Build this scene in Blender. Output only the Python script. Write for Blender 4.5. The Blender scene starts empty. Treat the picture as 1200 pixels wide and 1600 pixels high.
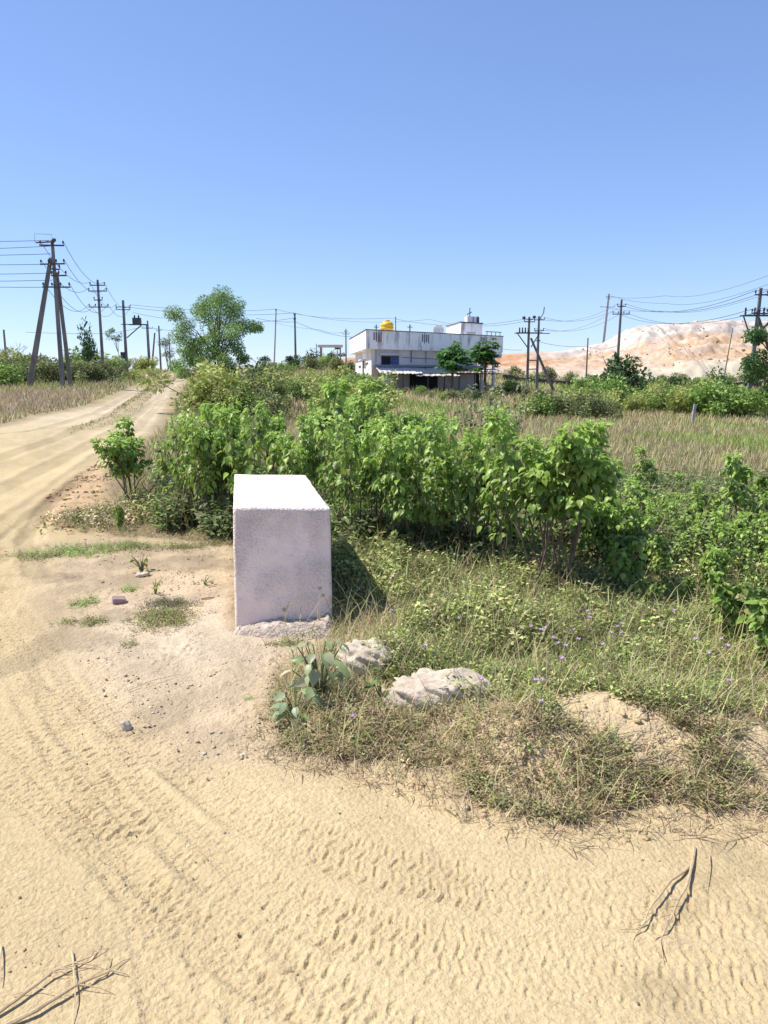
import bpy, math, random
import numpy as np
from mathutils import Vector, Matrix
R = math.radians
rng = np.random.default_rng(7); random.seed(7)
S = bpy.context.scene; COL = S.collection

# ------------------------------------------------------------------ camera, sky, sun, exposure
F = 1190.0; HOR = 588.0; CAMH = 1.6
PITCH = math.atan((800 - HOR) / F)
cd = bpy.data.cameras.new('camera'); cam = bpy.data.objects.new('camera', cd); COL.objects.link(cam)
cam.location = (0, 0, CAMH); cam.rotation_euler = (math.pi/2 - PITCH, 0, 0)
cd.sensor_fit = 'HORIZONTAL'; cd.sensor_width = 36; cd.lens = 36*F/1200; cd.clip_end = 6000; cd.clip_start = .05
S.camera = cam
SUN_EL = R(57); sv = Vector((-.985, .17, 0)).normalized()*math.cos(SUN_EL); sv.z = math.sin(SUN_EL)
w = bpy.data.worlds.new('World'); S.world = w; w.use_nodes = True
nt = w.node_tree; bg = nt.nodes['Background']; sk = nt.nodes.new('ShaderNodeTexSky'); sk.sky_type = 'NISHITA'
sk.sun_disc = False; sk.sun_elevation = SUN_EL; sk.sun_rotation = math.atan2(sv.x, sv.y); sk.altitude = 900
sk.air_density = 1.0; sk.dust_density = 0.1; sk.ozone_density = 2.2
gm = nt.nodes.new('ShaderNodeGamma'); gm.inputs[1].default_value = .74; tn = nt.nodes.new('ShaderNodeMix'); tn.data_type = 'RGBA'; tn.blend_type = 'MULTIPLY'; tn.inputs[0].default_value = 1; tn.inputs[7].default_value = (.86,.98,1.30,1)
nt.links.new(sk.outputs[0], gm.inputs[0]); nt.links.new(gm.outputs[0], tn.inputs[6]); nt.links.new(tn.outputs[2], bg.inputs[0]); bg.inputs[1].default_value = .15
sd = bpy.data.lights.new('sun', 'SUN'); sd.energy = 4.6; sd.angle = R(.5); sd.color = (1, .955, .88)
so = bpy.data.objects.new('sun', sd); COL.objects.link(so); so.rotation_euler = sv.to_track_quat('Z', 'Y').to_euler()
vs = S.view_settings; vs.view_transform = 'Standard'; vs.look = 'None'; vs.gamma = 1; vs.exposure = .56
S.cycles.max_bounces = 5; S.cycles.diffuse_bounces = 3; S.cycles.transparent_max_bounces = 4

# ------------------------------------------------------------------ rays and terrain
cp, sp = math.cos(PITCH), math.sin(PITCH)
def ray(px, py):
    a = (px-600)/F; b = -(py-800)/F
    return np.array([a, cp + b*sp, -sp + b*cp])
def P(px, py, Y):
    d = ray(px, py); t = Y/d[1]; return Vector((d[0]*t, Y, CAMH + d[2]*t))
def U(px, Y): return P(px, HOR, Y).x

ctrl = []
for x in (-4, 0, 4): ctrl.append((x, -8, 0))
for x, y, z in ((-3,1,0),(0,1,0),(3,1,0),(-4,5,0),(0,5,0),(3,5,0),(7,5,-.02),(-7,9,.04),(0,10,-.04),(5,10,-.1),(10,10,-.12)): ctrl.append((x,y,z))
for px, py, Y in ((60,650,25),(210,605,75),(102,607,46),(162,592,65),(198,590,83),(232,581,130),(272,581,120),(258,630,34),(350,635,35),(579,607,57),(770,612,66),
                  (455,600,60),(440,575,112),(540,571,118),(405,575,118),(1165,650,47),(840,613,78),(965,612,75),(1083,667,34),(1000,700,20),(1200,700,20),(900,597,112),(1150,600,112),(1400,610,100),
                  (0,600,60),(0,583,112),(-200,600,60),(1400,650,50),(700,575,118)):
    p = P(px, py, Y); ctrl.append((p.x, p.y, p.z))
for x, y, z in ((-140,60,1),(-140,140,2),(140,60,-1),(160,140,-1),(-60,170,1.2),(0,170,1.5),(60,170,1),(-200,300,-3),(0,300,-3),(200,300,-3),(-60,-20,0),(60,-20,0)): ctrl.append((x,y,z))
ctrl = np.array(ctrl, float)
# log-ish remap so near and far share one smooth sheet
def warp(x, y):
    r = np.sqrt(x*x + y*y) + 1e-6; k = np.log1p(r/6.0)*10/r
    return x*k, y*k
wx, wy = warp(ctrl[:,0], ctrl[:,1])
def _phi(r2): return 0.5*r2*np.log(r2 + 1e-9)
n = len(ctrl); A = np.zeros((n+3, n+3))
A[:n,:n] = _phi((wx[:,None]-wx)**2 + (wy[:,None]-wy)**2) + np.eye(n)*.3
A[:n,n] = 1; A[:n,n+1] = wx; A[:n,n+2] = wy; A[n:,:n] = A[:n,n:].T
W = np.linalg.solve(A, np.concatenate([ctrl[:,2], np.zeros(3)]))
def tps(x, y):
    x = np.asarray(x, float); y = np.asarray(y, float); sh = x.shape; x = x.ravel(); y = y.ravel(); out = np.empty(len(x))
    for i in range(0, len(x), 40000):
        a, b = warp(x[i:i+40000], y[i:i+40000])
        out[i:i+40000] = _phi((a[:,None]-wx)**2 + (b[:,None]-wy)**2) @ W[:n] + W[n] + W[n+1]*a + W[n+2]*b
    far = np.clip((np.hypot(x, y) - 220)/150, 0, 1)
    return (out*(1-far) - 5*far).reshape(sh)
def march(px, py, zf):
    d = ray(px, py); t = .5; pt = t; o = np.array([0,0,CAMH])
    while t < 400:
        q = o + d*t
        if q[2] < zf(q[0], q[1]):
            a, b = pt, t
            for _ in range(18):
                m = (a+b)/2; q = o + d*m
                if q[2] < zf(q[0], q[1]): b = m
                else: a = m
            return Vector(o + d*b)
        pt = t; t *= 1.03
    return Vector(o + d*60)
G0 = lambda px, py: march(px, py, lambda x, y: float(tps(np.array([x]), np.array([y]))[0]))
def wpoly(pts): return np.array([[*G0(px, py)[:2]] for px, py in pts])
def pdist(x, y, poly):           # signed distance, positive inside
    d2 = np.full(x.shape, 1e9); ins = np.zeros(x.shape, bool)
    m = len(poly)
    for i in range(m):
        a = poly[i]; b = poly[(i+1) % m]; e = b - a
        t = np.clip(((x-a[0])*e[0] + (y-a[1])*e[1])/(e@e + 1e-12), 0, 1)
        d2 = np.minimum(d2, (x-a[0]-t*e[0])**2 + (y-a[1]-t*e[1])**2)
        c = (a[1] > y) != (b[1] > y)
        with np.errstate(divide='ignore', invalid='ignore'):
            xi = (b[0]-a[0])*(y-a[1])/(b[1]-a[1] + 1e-12) + a[0]
        ins ^= c & (x < xi)
    return np.where(ins, 1, -1)*np.sqrt(d2)
def hsh(ix, iy, s):
    h = (ix.astype(np.int64)*374761393 + iy.astype(np.int64)*668265263 + s*974711) & 0xffffffff
    h = ((h ^ (h >> 13))*1274126177) & 0xffffffff; h ^= h >> 16
    return (h & 0xffffff)/float(0xffffff)
def vnoise(x, y, s=0):
    ix = np.floor(x); iy = np.floor(y); fx = x-ix; fy = y-iy; fx = fx*fx*(3-2*fx); fy = fy*fy*(3-2*fy)
    a = hsh(ix, iy, s); b = hsh(ix+1, iy, s); c = hsh(ix, iy+1, s); d = hsh(ix+1, iy+1, s)
    return (a*(1-fx)+b*fx)*(1-fy) + (c*(1-fx)+d*fx)*fy
def fbm(x, y, o=4, s=0):
    v = 0; a = .5
    for k in range(o): v = v + a*vnoise(x*2**k, y*2**k, s+k); a *= .5
    return v
def sstep(a, b, x): t = np.clip((x-a)/(b-a), 0, 1); return t*t*(3-2*t)

SAND = wpoly([(-500,735),(0,668),(60,652),(150,634),(215,607),(272,583),(286,584),(270,612),(257,643),(240,672),(170,740),(172,790),(140,812),(180,838),(250,840),(370,852),(364,985),
              (520,1000),(440,1060),(430,1130),(445,1165),(560,1190),(690,1215),(730,1248),(800,1265),(900,1285),(1000,1262),(1100,1272),(1300,1265),(1700,1250),(1700,2000),(-600,2000),(-1500,1100)])
DIRT = wpoly([(60,850),(160,840),(370,850),(370,985),(520,1000),(440,1060),(430,1140),(480,1180),(300,1190),(180,1120),(120,1000),(60,930)])
GRAVEL = wpoly([(150,725),(180,735),(180,800),(110,830),(60,810),(75,770)])
MEDIAN = wpoly([(282,586),(262,592),(235,603),(205,622),(165,652),(100,672),(110,680),(185,662),(222,637),(245,612),(266,598),(284,590)])
TAN = wpoly([(950,650),(1200,650),(1400,660),(1500,760),(1200,760),(1100,740),(950,720),(900,680)])
PINK = wpoly([(-60,620),(110,612),(160,622),(60,645),(-60,660)])
MX, MY = G0(985,1215)[:2]
def veg_in(x, y):  # distance into vegetation, metres
    return -pdist(x, y, SAND)
def terrain(x, y):
    x = np.asarray(x, float); y = np.asarray(y, float)
    z = tps(x, y); near = (y < 12) & (y > 1) & (np.abs(x) < 12)
    add = np.zeros(z.shape)
    if near.any():
        xn, yn = x[near], y[near]; v = veg_in(xn, yn)
        a = .10*sstep(0, .35, v)*sstep(-1.2, -.2, xn)*sstep(9, 6, yn)
        a += .13*np.exp(-(((xn-MX)/.55)**2 + ((yn-MY-.25)/.28)**2)) + .05*np.exp(-(((xn-MX+.5)/.25)**2 + ((yn-MY-.1)/.15)**2))
        add[near] = a
    return z + add
def TZ(x, y): return float(terrain(np.array([x]), np.array([y]))[0])
G = lambda px, py: march(px, py, lambda x, y: float(terrain(np.array([x]), np.array([y]))[0]))

# ------------------------------------------------------------------ object helpers
def setp(o, label=None, cat=None, group=None, kind=None):
    if label: o['label'] = label
    if cat: o['category'] = cat
    if group: o['group'] = group
    if kind: o['kind'] = kind
    return o
def empty(name, loc, label, cat, group=None, rz=0):
    o = bpy.data.objects.new(name, None); COL.objects.link(o); o.location = loc; o.rotation_euler = (0,0,rz); o.empty_display_size = .1
    return setp(o, label, cat, group)
def npmesh(name, V, Fs, mat, parent=None, tint=None, smooth=False):
    V = np.asarray(V, np.float32); me = bpy.data.meshes.new(name)
    me.vertices.add(len(V)); me.vertices.foreach_set('co', V.ravel())
    Fs = [np.asarray(f, np.int32) for f in (Fs if isinstance(Fs, list) else [Fs]) if len(f)]
    tot = sum(f.size for f in Fs); me.loops.add(tot); me.loops.foreach_set('vertex_index', np.concatenate([f.ravel() for f in Fs]))
    cnt = np.concatenate([np.full(len(f), f.shape[1], np.int32) for f in Fs]); st = np.concatenate([[0], np.cumsum(cnt)[:-1]]).astype(np.int32)
    me.polygons.add(len(cnt)); me.polygons.foreach_set('loop_start', st)
    if smooth: me.polygons.foreach_set('use_smooth', np.ones(len(cnt), bool))
    me.update(calc_edges=True)
    if tint is not None:
        a = me.color_attributes.new('tint', 'FLOAT_COLOR', 'POINT'); c = np.ones((len(V), 4), np.float32); c[:,:3] = tint; a.data.foreach_set('color', c.ravel())
    me.materials.append(mat)
    o = bpy.data.objects.new(name, me); COL.objects.link(o)
    if parent: o.parent = parent
    return o
class MB:
    def __init__(s): s.v = []; s.f = []
    def add(s, vs, fs):
        k = len(s.v); s.v += [tuple(v) for v in vs]; s.f += [tuple(i+k for i in f) for f in fs]; return s
    def box(s, x0, y0, z0, x1, y1, z1, f=None):
        c = [(x0,y0,z0),(x1,y0,z0),(x1,y1,z0),(x0,y1,z0),(x0,y0,z1),(x1,y0,z1),(x1,y1,z1),(x0,y1,z1)]
        if f: c = [f(*q) for q in c]
        return s.add(c, [(0,3,2,1),(4,5,6,7),(0,1,5,4),(1,2,6,5),(2,3,7,6),(3,0,4,7)])
    def tube(s, pts, rad, n=6, cap=True):
        pts = [Vector(p) for p in pts]; rad = rad if isinstance(rad, (list, tuple)) else [rad]*len(pts); rings = []
        for i, p in enumerate(pts):
            d = (pts[min(i+1, len(pts)-1)] - pts[max(i-1, 0)]).normalized(); u = d.orthogonal().normalized() if i == 0 else (u - d*u.dot(d)).normalized(); v = d.cross(u)
            rings.append([p + (u*math.cos(2*math.pi*k/n) + v*math.sin(2*math.pi*k/n))*rad[i] for k in range(n)])
        vs = [q for r in rings for q in r]; fs = []
        for i in range(len(pts)-1):
            for k in range(n): fs.append((i*n+k, i*n+(k+1)%n, (i+1)*n+(k+1)%n, (i+1)*n+k))
        if cap: fs += [tuple(range(n))[::-1], tuple((len(pts)-1)*n+k for k in range(n))]
        return s.add(vs, fs)
    def lathe(s, c, prof, n=12):
        c = Vector(c); vs = []; fs = []
        for r, z in prof: vs += [c + Vector((r*math.cos(2*math.pi*k/n), r*math.sin(2*math.pi*k/n), z)) for k in range(n)]
        for i in range(len(prof)-1):
            for k in range(n): fs.append((i*n+k, i*n+(k+1)%n, (i+1)*n+(k+1)%n, (i+1)*n+k))
        fs += [tuple(range(n))[::-1], tuple((len(prof)-1)*n+k for k in range(n))]
        return s.add(vs, fs)
    def obj(s, name, mat, parent=None, smooth=False, bevel=0):
        me = bpy.data.meshes.new(name); me.from_pydata(s.v, [], s.f); me.update(); me.materials.append(mat)
        if smooth: me.polygons.foreach_set('use_smooth', [True]*len(me.polygons))
        o = bpy.data.objects.new(name, me); COL.objects.link(o)
        if parent: o.parent = parent
        if bevel:
            m = o.modifiers.new('bevel', 'BEVEL'); m.width = bevel; m.segments = 2
        return o
def copy_tree(o, parent=None):
    c = o.copy(); COL.objects.link(c); c.parent = parent
    for ch in list(o.children): copy_tree(ch, c)
    return c

# ------------------------------------------------------------------ materials
def mat(name, base=(.5,.5,.5), rough=.8, var=.15, scale=6, bump=0, bscale=40, dark=None, metallic=0, attr=False, transl=0, spec=None, streak=False, detail=6):
    m = bpy.data.materials.new(name); m.use_nodes = True; N = m.node_tree.nodes; L = m.node_tree.links; b = N['Principled BSDF']
    b.inputs['Roughness'].default_value = rough; b.inputs['Metallic'].default_value = metallic
    if spec is not None: b.inputs['Specular IOR Level'].default_value = spec
    tc = N.new('ShaderNodeTexCoord'); mp = N.new('ShaderNodeMapping'); L.new(tc.outputs['Object'], mp.inputs[0])
    if streak: mp.inputs['Scale'].default_value = (1, 1, .16)
    nz = N.new('ShaderNodeTexNoise'); nz.inputs['Scale'].default_value = scale; nz.inputs['Detail'].default_value = detail; nz.inputs['Roughness'].default_value = .65; L.new(mp.outputs[0], nz.inputs[0])
    cr = N.new('ShaderNodeValToRGB'); L.new(nz.outputs[0], cr.inputs[0]); cr.color_ramp.elements[0].position = .35; cr.color_ramp.elements[1].position = .65
    if name == 'stained_parapet_plaster': cr.color_ramp.elements[0].position = .34; cr.color_ramp.elements[1].position = .50
    if dark is None: dark = tuple(c*(1-2*var) for c in base)
    if attr:
        cr.color_ramp.elements[0].color = (1-var,)*3 + (1,); cr.color_ramp.elements[1].color = (1+var*.5,)*3 + (1,)
        at = N.new('ShaderNodeAttribute'); at.attribute_name = 'tint'; mx = N.new('ShaderNodeMix'); mx.data_type = 'RGBA'; mx.blend_type = 'MULTIPLY'; mx.inputs[0].default_value = 1
        L.new(at.outputs['Color'], mx.inputs[6]); L.new(cr.outputs[0], mx.inputs[7]); col = mx.outputs[2]
    else:
        cr.color_ramp.elements[0].color = (*dark, 1); cr.color_ramp.elements[1].color = (*base, 1); col = cr.outputs[0]
    L.new(col, b.inputs['Base Color'])
    if bump:
        n2 = N.new('ShaderNodeTexNoise'); n2.inputs['Scale'].default_value = bscale; n2.inputs['Detail'].default_value = 8; L.new(tc.outputs['Object'], n2.inputs[0])
        bp = N.new('ShaderNodeBump'); bp.inputs['Strength'].default_value = bump; bp.inputs['Distance'].default_value = .02; L.new(n2.outputs[0], bp.inputs['Height']); L.new(bp.outputs[0], b.inputs['Normal'])
    if transl:
        tr = N.new('ShaderNodeBsdfTranslucent'); L.new(col, tr.inputs[0]); ms = N.new('ShaderNodeMixShader'); ms.inputs[0].default_value = transl
        L.new(b.outputs[0], ms.inputs[1]); L.new(tr.outputs[0], ms.inputs[2]); L.new(ms.outputs[0], N['Material Output'].inputs[0])
    return m
M_leaf = mat('leaf', attr=True, rough=.42, var=.15, scale=3, transl=.42, spec=.45)
M_grass = mat('grass_blade', attr=True, rough=.6, var=.2, scale=.6, transl=.25, spec=.25)
M_bush = mat('bush_leaf', attr=True, rough=.6, var=.2, scale=1.2, transl=.25, spec=.25)
M_stem = mat('stem_bark', (.20,.14,.09), .85, dark=(.09,.065,.045), scale=20)
M_trunk = mat('trunk_bark', (.16,.12,.09), .9, dark=(.06,.045,.035), scale=8)
M_ground = mat('ground_soil', attr=True, rough=.95, var=.14, scale=40, bump=.7, bscale=70, spec=.1, detail=10)
M_hill = mat('heap_earth', attr=True, rough=.95, var=.14, scale=.9, bump=.8, bscale=3, spec=.05, detail=12)
M_clod = mat('soil_clod', (.52,.40,.25), .95, dark=(.38,.28,.17), scale=30, bump=.5, bscale=80)
M_pole = mat('aged_concrete_pole', (.23,.22,.215), .9, dark=(.11,.105,.105), scale=3, streak=True)
M_pale = mat('pale_concrete_pole', (.42,.43,.46), .9, dark=(.30,.31,.34), scale=3)
M_steel = mat('dark_galvanised_steel', (.10,.10,.11), .6, dark=(.05,.05,.055), metallic=.3)
M_wire = mat('weathered_wire', (.06,.065,.075), .5)
M_ins = mat('brown_porcelain', (.07,.04,.035), .25)
M_rock = mat('broken_concrete_lump', (.64,.54,.41), .95, dark=(.38,.31,.23), scale=7, bump=1, bscale=18)
M_stick = mat('dry_stalk', (.62,.48,.29), .8, dark=(.36,.26,.15), scale=25)

# scatter a small template many times into one mesh
def scatter(tv, tf, pos, Rm, sc, tint, extra=None):
    tv = np.asarray(tv, float); N_ = len(pos); sc = np.asarray(sc, float)
    if sc.ndim == 1: sc = np.repeat(sc[:,None], 3, 1)
    V = np.einsum('nij,nkj->nki', Rm, tv[None]*sc[:,None,:]) + np.asarray(pos)[:,None,:]
    Fs = [np.asarray(f)[None] + (np.arange(N_)*len(tv))[:,None,None] for f in tf]
    Fs = [f.reshape(-1, f.shape[-1]) for f in Fs]
    T = np.repeat(np.asarray(tint)[:,None,:], len(tv), 1)
    if extra is not None: T = T*np.asarray(extra)[None,:,None]
    return V.reshape(-1,3), Fs, T.reshape(-1,3)
def frame(xdir, up, roll=None):
    x = xdir/np.linalg.norm(xdir, axis=1, keepdims=True); y = np.cross(up, x); y /= (np.linalg.norm(y, axis=1, keepdims=True)+1e-9); z = np.cross(x, y)
    if roll is not None:
        c, s_ = np.cos(roll)[:,None], np.sin(roll)[:,None]; y, z = y*c + z*s_, z*c - y*s_
    return np.stack([x, y, z], 2)
def merge(parts):
    V = []; F3 = {}; T = []; k = 0
    for v, fs, t in parts:
        V.append(v); T.append(t)
        for f in fs: F3.setdefault(f.shape[1], []).append(f + k)
        k += len(v)
    return np.concatenate(V), [np.concatenate(f) for f in F3.values()], np.concatenate(T)
# heart leaf: length on +x, width on y, folded along the midrib, tip drooping
LEAF_V = [(0,0,0),(.12,.26,.07),(.42,.36,.07),(.78,.19,-.03),(1,0,-.22),(.12,-.26,.07),(.42,-.36,.07),(.78,-.19,-.03),(.14,0,.0),(.42,0,-.02),(.78,0,-.11)]
LEAF_F = [[(8,9,2,1),(9,10,3,2),(8,5,6,9),(9,6,7,10)], [(0,8,1),(0,5,8),(10,4,3),(10,7,4)]]
RH_V = [(0,0,0),(.45,.28,.06),(1,0,-.08),(.45,-.28,.06)]; RH_F = [[(0,2,1),(0,3,2)]]
BL_V = [(-.5,0,0),(.5,0,0),(-.42,.10,.35),(.42,.10,.35),(-.28,.33,.70),(.28,.33,.70),(0,.65,.93)]
BL_F = [[(0,1,3,2),(2,3,5,4)], [(4,5,6)]]
BS_V = [(-.5,0,0),(.5,0,0),(-.3,.12,.55),(.3,.12,.55),(0,.4,1)]; BS_F = [[(0,1,3,2)], [(2,3,4)]]
def zrot(a):
    c, s_ = np.cos(a), np.sin(a); z = np.zeros_like(a); o = np.ones_like(a)
    return np.stack([np.stack([c,-s_,z],1), np.stack([s_,c,z],1), np.stack([z,z,o],1)], 1)
def pick(cols, n_, jit=.18):
    cols = np.array(cols); c = cols[rng.integers(0, len(cols), n_)]*(1 + rng.normal(0, jit, (n_,1))); return np.clip(c*(1+rng.normal(0,.05,(n_,3))), .005, 1)

# ------------------------------------------------------------------ ground: one sheet, fine near the camera
def tracks(x, y):
    """wheel tracks with tread marks pressed into the sand"""
    h = np.zeros(x.shape)
    specs = [([(-250,960),(0,1000),(130,1080),(250,1170),(400,1275),(560,1345),(740,1385),(1000,1420),(1400,1440)], .24, .062),
             ([(-200,860),(0,930),(60,1010),(110,1120),(230,1270),(400,1400),(660,1490),(1000,1530),(1500,1540)], .24, .062),
             ([(-200,1180),(0,1210),(110,1290),(230,1390),(330,1480),(420,1600),(500,1750)], .18, .05),
             ([(-200,1090),(0,1130),(90,1215),(170,1310),(240,1430),(280,1600),(290,1800)], .18, .05),
             ([(-100,760),(60,830),(20,930),(-100,1100)], .2, .06),
             ([(-300,800),(-20,870),(-10,960),(60,1100),(160,1260),(360,1480),(640,1640),(900,1800)], .22, .07)]
    for pts, wd, per in specs:
        c = np.array([[*G0(px, py)[:2]] for px, py in pts]); t = np.linspace(0, len(c)-1, 140); i0 = np.arange(len(c))
        cx = np.interp(t, i0, c[:,0]); cy = np.interp(t, i0, c[:,1])
        k = np.ones(9)/9
        cx = np.convolve(np.pad(cx, 4, 'edge'), k, 'valid'); cy = np.convolve(np.pad(cy, 4, 'edge'), k, 'valid')
        seg = np.hypot(np.diff(cx), np.diff(cy)); s = np.concatenate([[0], np.cumsum(seg)])
        best = np.full(x.shape, 1e9); bs = np.zeros(x.shape); bt = np.zeros(x.shape)
        for i in range(len(cx)-1):
            ex, ey = cx[i+1]-cx[i], cy[i+1]-cy[i]; l2 = ex*ex+ey*ey+1e-9
            tt = np.clip(((x-cx[i])*ex + (y-cy[i])*ey)/l2, 0, 1); dx = x-cx[i]-tt*ex; dy = y-cy[i]-tt*ey; d2 = dx*dx+dy*dy
            m_ = d2 < best; best[m_] = d2[m_]; bs[m_] = (s[i] + tt*seg[i])[m_]; bt[m_] = (np.sign(ex*dy-ey*dx)*np.sqrt(d2))[m_]
        a = np.abs(bt); inside = sstep(wd/2, wd/2-.02, a)
        wob = .016*(vnoise(x*7, y*7, 31)-.5); rw = wd/4
        row = np.floor(bt/rw + 50).astype(int); fr = bt/rw + 50 - row
        ph = (bs + wob + .25*rw*fr*np.where(row % 2, 1, -1))/per + .5*(row % 2); u_ = np.abs((ph % 1)-.5)
        dent = sstep(.17, .05, u_)*sstep(0, .14, fr)*sstep(1, .86, fr); ridge = sstep(.30, .2, u_)*sstep(.1, .2, u_)
        keep = (.5+.5*sstep(.30, .50, fbm(x*2.2, y*2.2, 3, 55)))*(.45+.6*vnoise(x*22, y*22, 5))
        h += inside*(-.003 - .0085*dent*keep + .005*ridge*keep) + .005*np.exp(-((a-wd/2-.015)/.022)**2)*sstep(.4,.6,fbm(x*4,y*4,3,65))
    return h
ys = [-30,-20,-12,-7,-4,-2.5,-1.5,-.8,-.2,.3,.7,1.0]
y_ = 1.0; dy = .0075
while y_ < 1500:
    y_ += dy*max(1, (y_/3.4)**1.55); ys.append(y_)
ys = np.array(ys); NU = 960
uu = np.linspace(-1, 1, NU); uu = np.sign(uu)*(np.abs(uu)*.62 + .38*np.abs(uu)**6*2.4)
wid = np.where(ys < 1, 3.2 + (1-ys)*1.2, 1.9 + ys*.95 - .95*0); wid = np.maximum(wid, 2.6)
X = uu[None,:]*wid[:,None]; Y = np.repeat(ys[:,None], NU, 1)
Z = terrain(X, Y); near = (Y < 14) & (Y > .5)
v = np.full(X.shape, 1.0); v[...] = veg_in(X, Y)
sandm = sstep(.05, -.12, v*1.0/np.maximum(1, Y*.12) + .12*(fbm(X*3, Y*3, 4, 9)-.5))
micro = np.zeros(X.shape)
xn, yn = X[near], Y[near]; sn = sandm[near]
dirt = sstep(-.12, .15, pdist(xn, yn, DIRT)); grav = sstep(-.1, .1, pdist(xn, yn, GRAVEL))
rough = .0030 + .0065*dirt + .014*grav + .012*(1-sn)
nn = (fbm(xn*14, yn*14, 4, 3)-.47)*2; clump = np.abs(fbm(xn*26, yn*26, 3, 13)-.47)*3.2*(.3+1.4*sstep(.42,.6,fbm(xn*5, yn*5, 3, 33)))
tr = tracks(xn, yn)*sn*(1-.9*dirt)*(1-grav)
micro[near] = rough*(nn*1.0 + clump*.8) + tr + .03*(fbm(xn*1.3, yn*1.3, 3, 77)-.47)*sn
far_ = (Y >= 14)
mid = (Y > 8) & (Y < 40); micro[mid] += .022*(fbm(X[mid]*2.5, Y[mid]*2.0, 4, 18)-.47)*2*sandm[mid]
micro[far_] += (.05*(fbm(X[far_]*.8, Y[far_]*.8, 4, 8)-.47))
# two wheel ruts along the cart road
med = sstep(-.3, .25, pdist(X, Y, MEDIAN)); micro += .04*med*(Y > 9)
Z = Z + micro
# soil colours (linear)
C = lambda *c: np.array(c)
gc = np.empty(X.shape + (3,)); big = fbm(X*.9, Y*.9, 4, 21)[...,None]
soil = C(.26,.20,.12)*(.8+.5*big); sandc = C(.525,.405,.228)*(.88+.26*big)
pale = C(.58,.47,.345)
dsh = sstep(-.35, .3, pdist(X, Y, DIRT) + .3*(fbm(X*2.5, Y*2.5, 4, 41)-.5))[...,None]
dirtc = C(.47,.36,.23)*(.68+.6*fbm(X*5, Y*5, 4, 88)[...,None])
farp = sstep(13, 30, Y)[...,None]
sandc = sandc*(1-farp) + C(.54,.44,.30)*(.85+.3*big)*farp
sandc = sandc*(1-dsh) + dirtc*dsh
bx, by = -.85, 4.75
wd_ = np.exp(-(((X-bx+.25)/.75)**2 + ((Y-by)/.9)**2))[...,None]*.85
sandc = sandc*(1-wd_) + pale*(.85+.35*fbm(X*7, Y*7, 3, 61)[...,None])*wd_
gsh = sstep(-.15, .1, pdist(X, Y, GRAVEL))[...,None]
sandc = sandc*(1-gsh) + C(.50,.35,.20)*(.7+.6*fbm(X*9, Y*9, 3, 62)[...,None])*gsh
sandc = sandc*(.88 + .24*fbm(X*1.1+Y*.5, Y*.35, 5, 301)[...,None])*(1 - .10*sstep(.5,.62,fbm(X*3+Y*1.2, Y*.8, 4, 302))[...,None])
for pts, wd_r in (([(-80,800),(40,745),(130,700),(200,660),(250,622),(272,590)], .22),([(-150,760),(0,715),(100,680),(170,650),(225,615),(262,590)], .22),([(-60,860),(50,790),(150,715),(215,668),(256,625)], .2),
                  ([(-120,690),(60,672),(150,645),(215,612),(258,588)], .2),([(-100,920),(10,850),(60,800),(140,735)], .18),([(60,900),(40,840),(70,790),(120,750)], .12)):
    c = wpoly(pts); d_ = np.full(X.shape, 1e9)
    for i in range(len(c)-1):
        e = c[i+1]-c[i]; t = np.clip(((X-c[i][0])*e[0]+(Y-c[i][1])*e[1])/(e@e), 0, 1); d_ = np.minimum(d_, np.hypot(X-c[i][0]-t*e[0], Y-c[i][1]-t*e[1]))
    rut = sstep(wd_r, wd_r*.5, d_ + .10*(fbm(X*2, Y*1.2, 3, 305)-.47)); edge_ = np.exp(-((d_-wd_r-.06)/.06)**2)
    sandc = sandc*(1 - .13*rut[...,None] + .09*edge_[...,None]); Z -= .02*rut*(Y > 6)
stain = sstep(.56, .68, fbm(X*1.7+5, Y*1.7, 5, 91))[...,None]*(Y < 8)[...,None]; sandc = sandc*(1-.22*stain)
sandc = sandc*(1-.55*med[...,None]) + C(.30,.24,.12)*.55*med[...,None]
bare = (1.3*np.exp(-(((X-MX-.05)/.75)**2 + ((Y-MY-.05)/.38)**2)) + .8*np.exp(-(((X-.12)/.28)**2+((Y-3.45)/.16)**2)))[...,None]; bare = np.clip(bare*1.3, 0, 1)
soil = soil*(1-bare) + C(.55,.42,.25)*bare
tanm = sstep(10, 22, Y)[...,None]; soil = soil*(1-tanm) + C(.36,.29,.17)*(.8+.4*big)*tanm
gc = soil*(1-sandm[...,None]) + sandc*sandm[...,None]
orange = (sstep(92, 104, Y)*sstep(.62, .35, np.abs(X/np.maximum(Y,1)+.10)))[...,None]*sstep(.35,.6,big)
gc = gc*(1-orange*.7) + C(.55,.33,.17)*orange*.7
ni, nj = X.shape; idx = np.arange(ni*nj).reshape(ni, nj)
q = np.stack([idx[:-1,:-1], idx[:-1,1:], idx[1:,1:], idx[1:,:-1]], -1).reshape(-1,4)
g = npmesh('ground', np.stack([X, Y, Z], -1).reshape(-1,3), q, M_ground, tint=gc.reshape(-1,3), smooth=True); setp(g, kind='structure')

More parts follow.
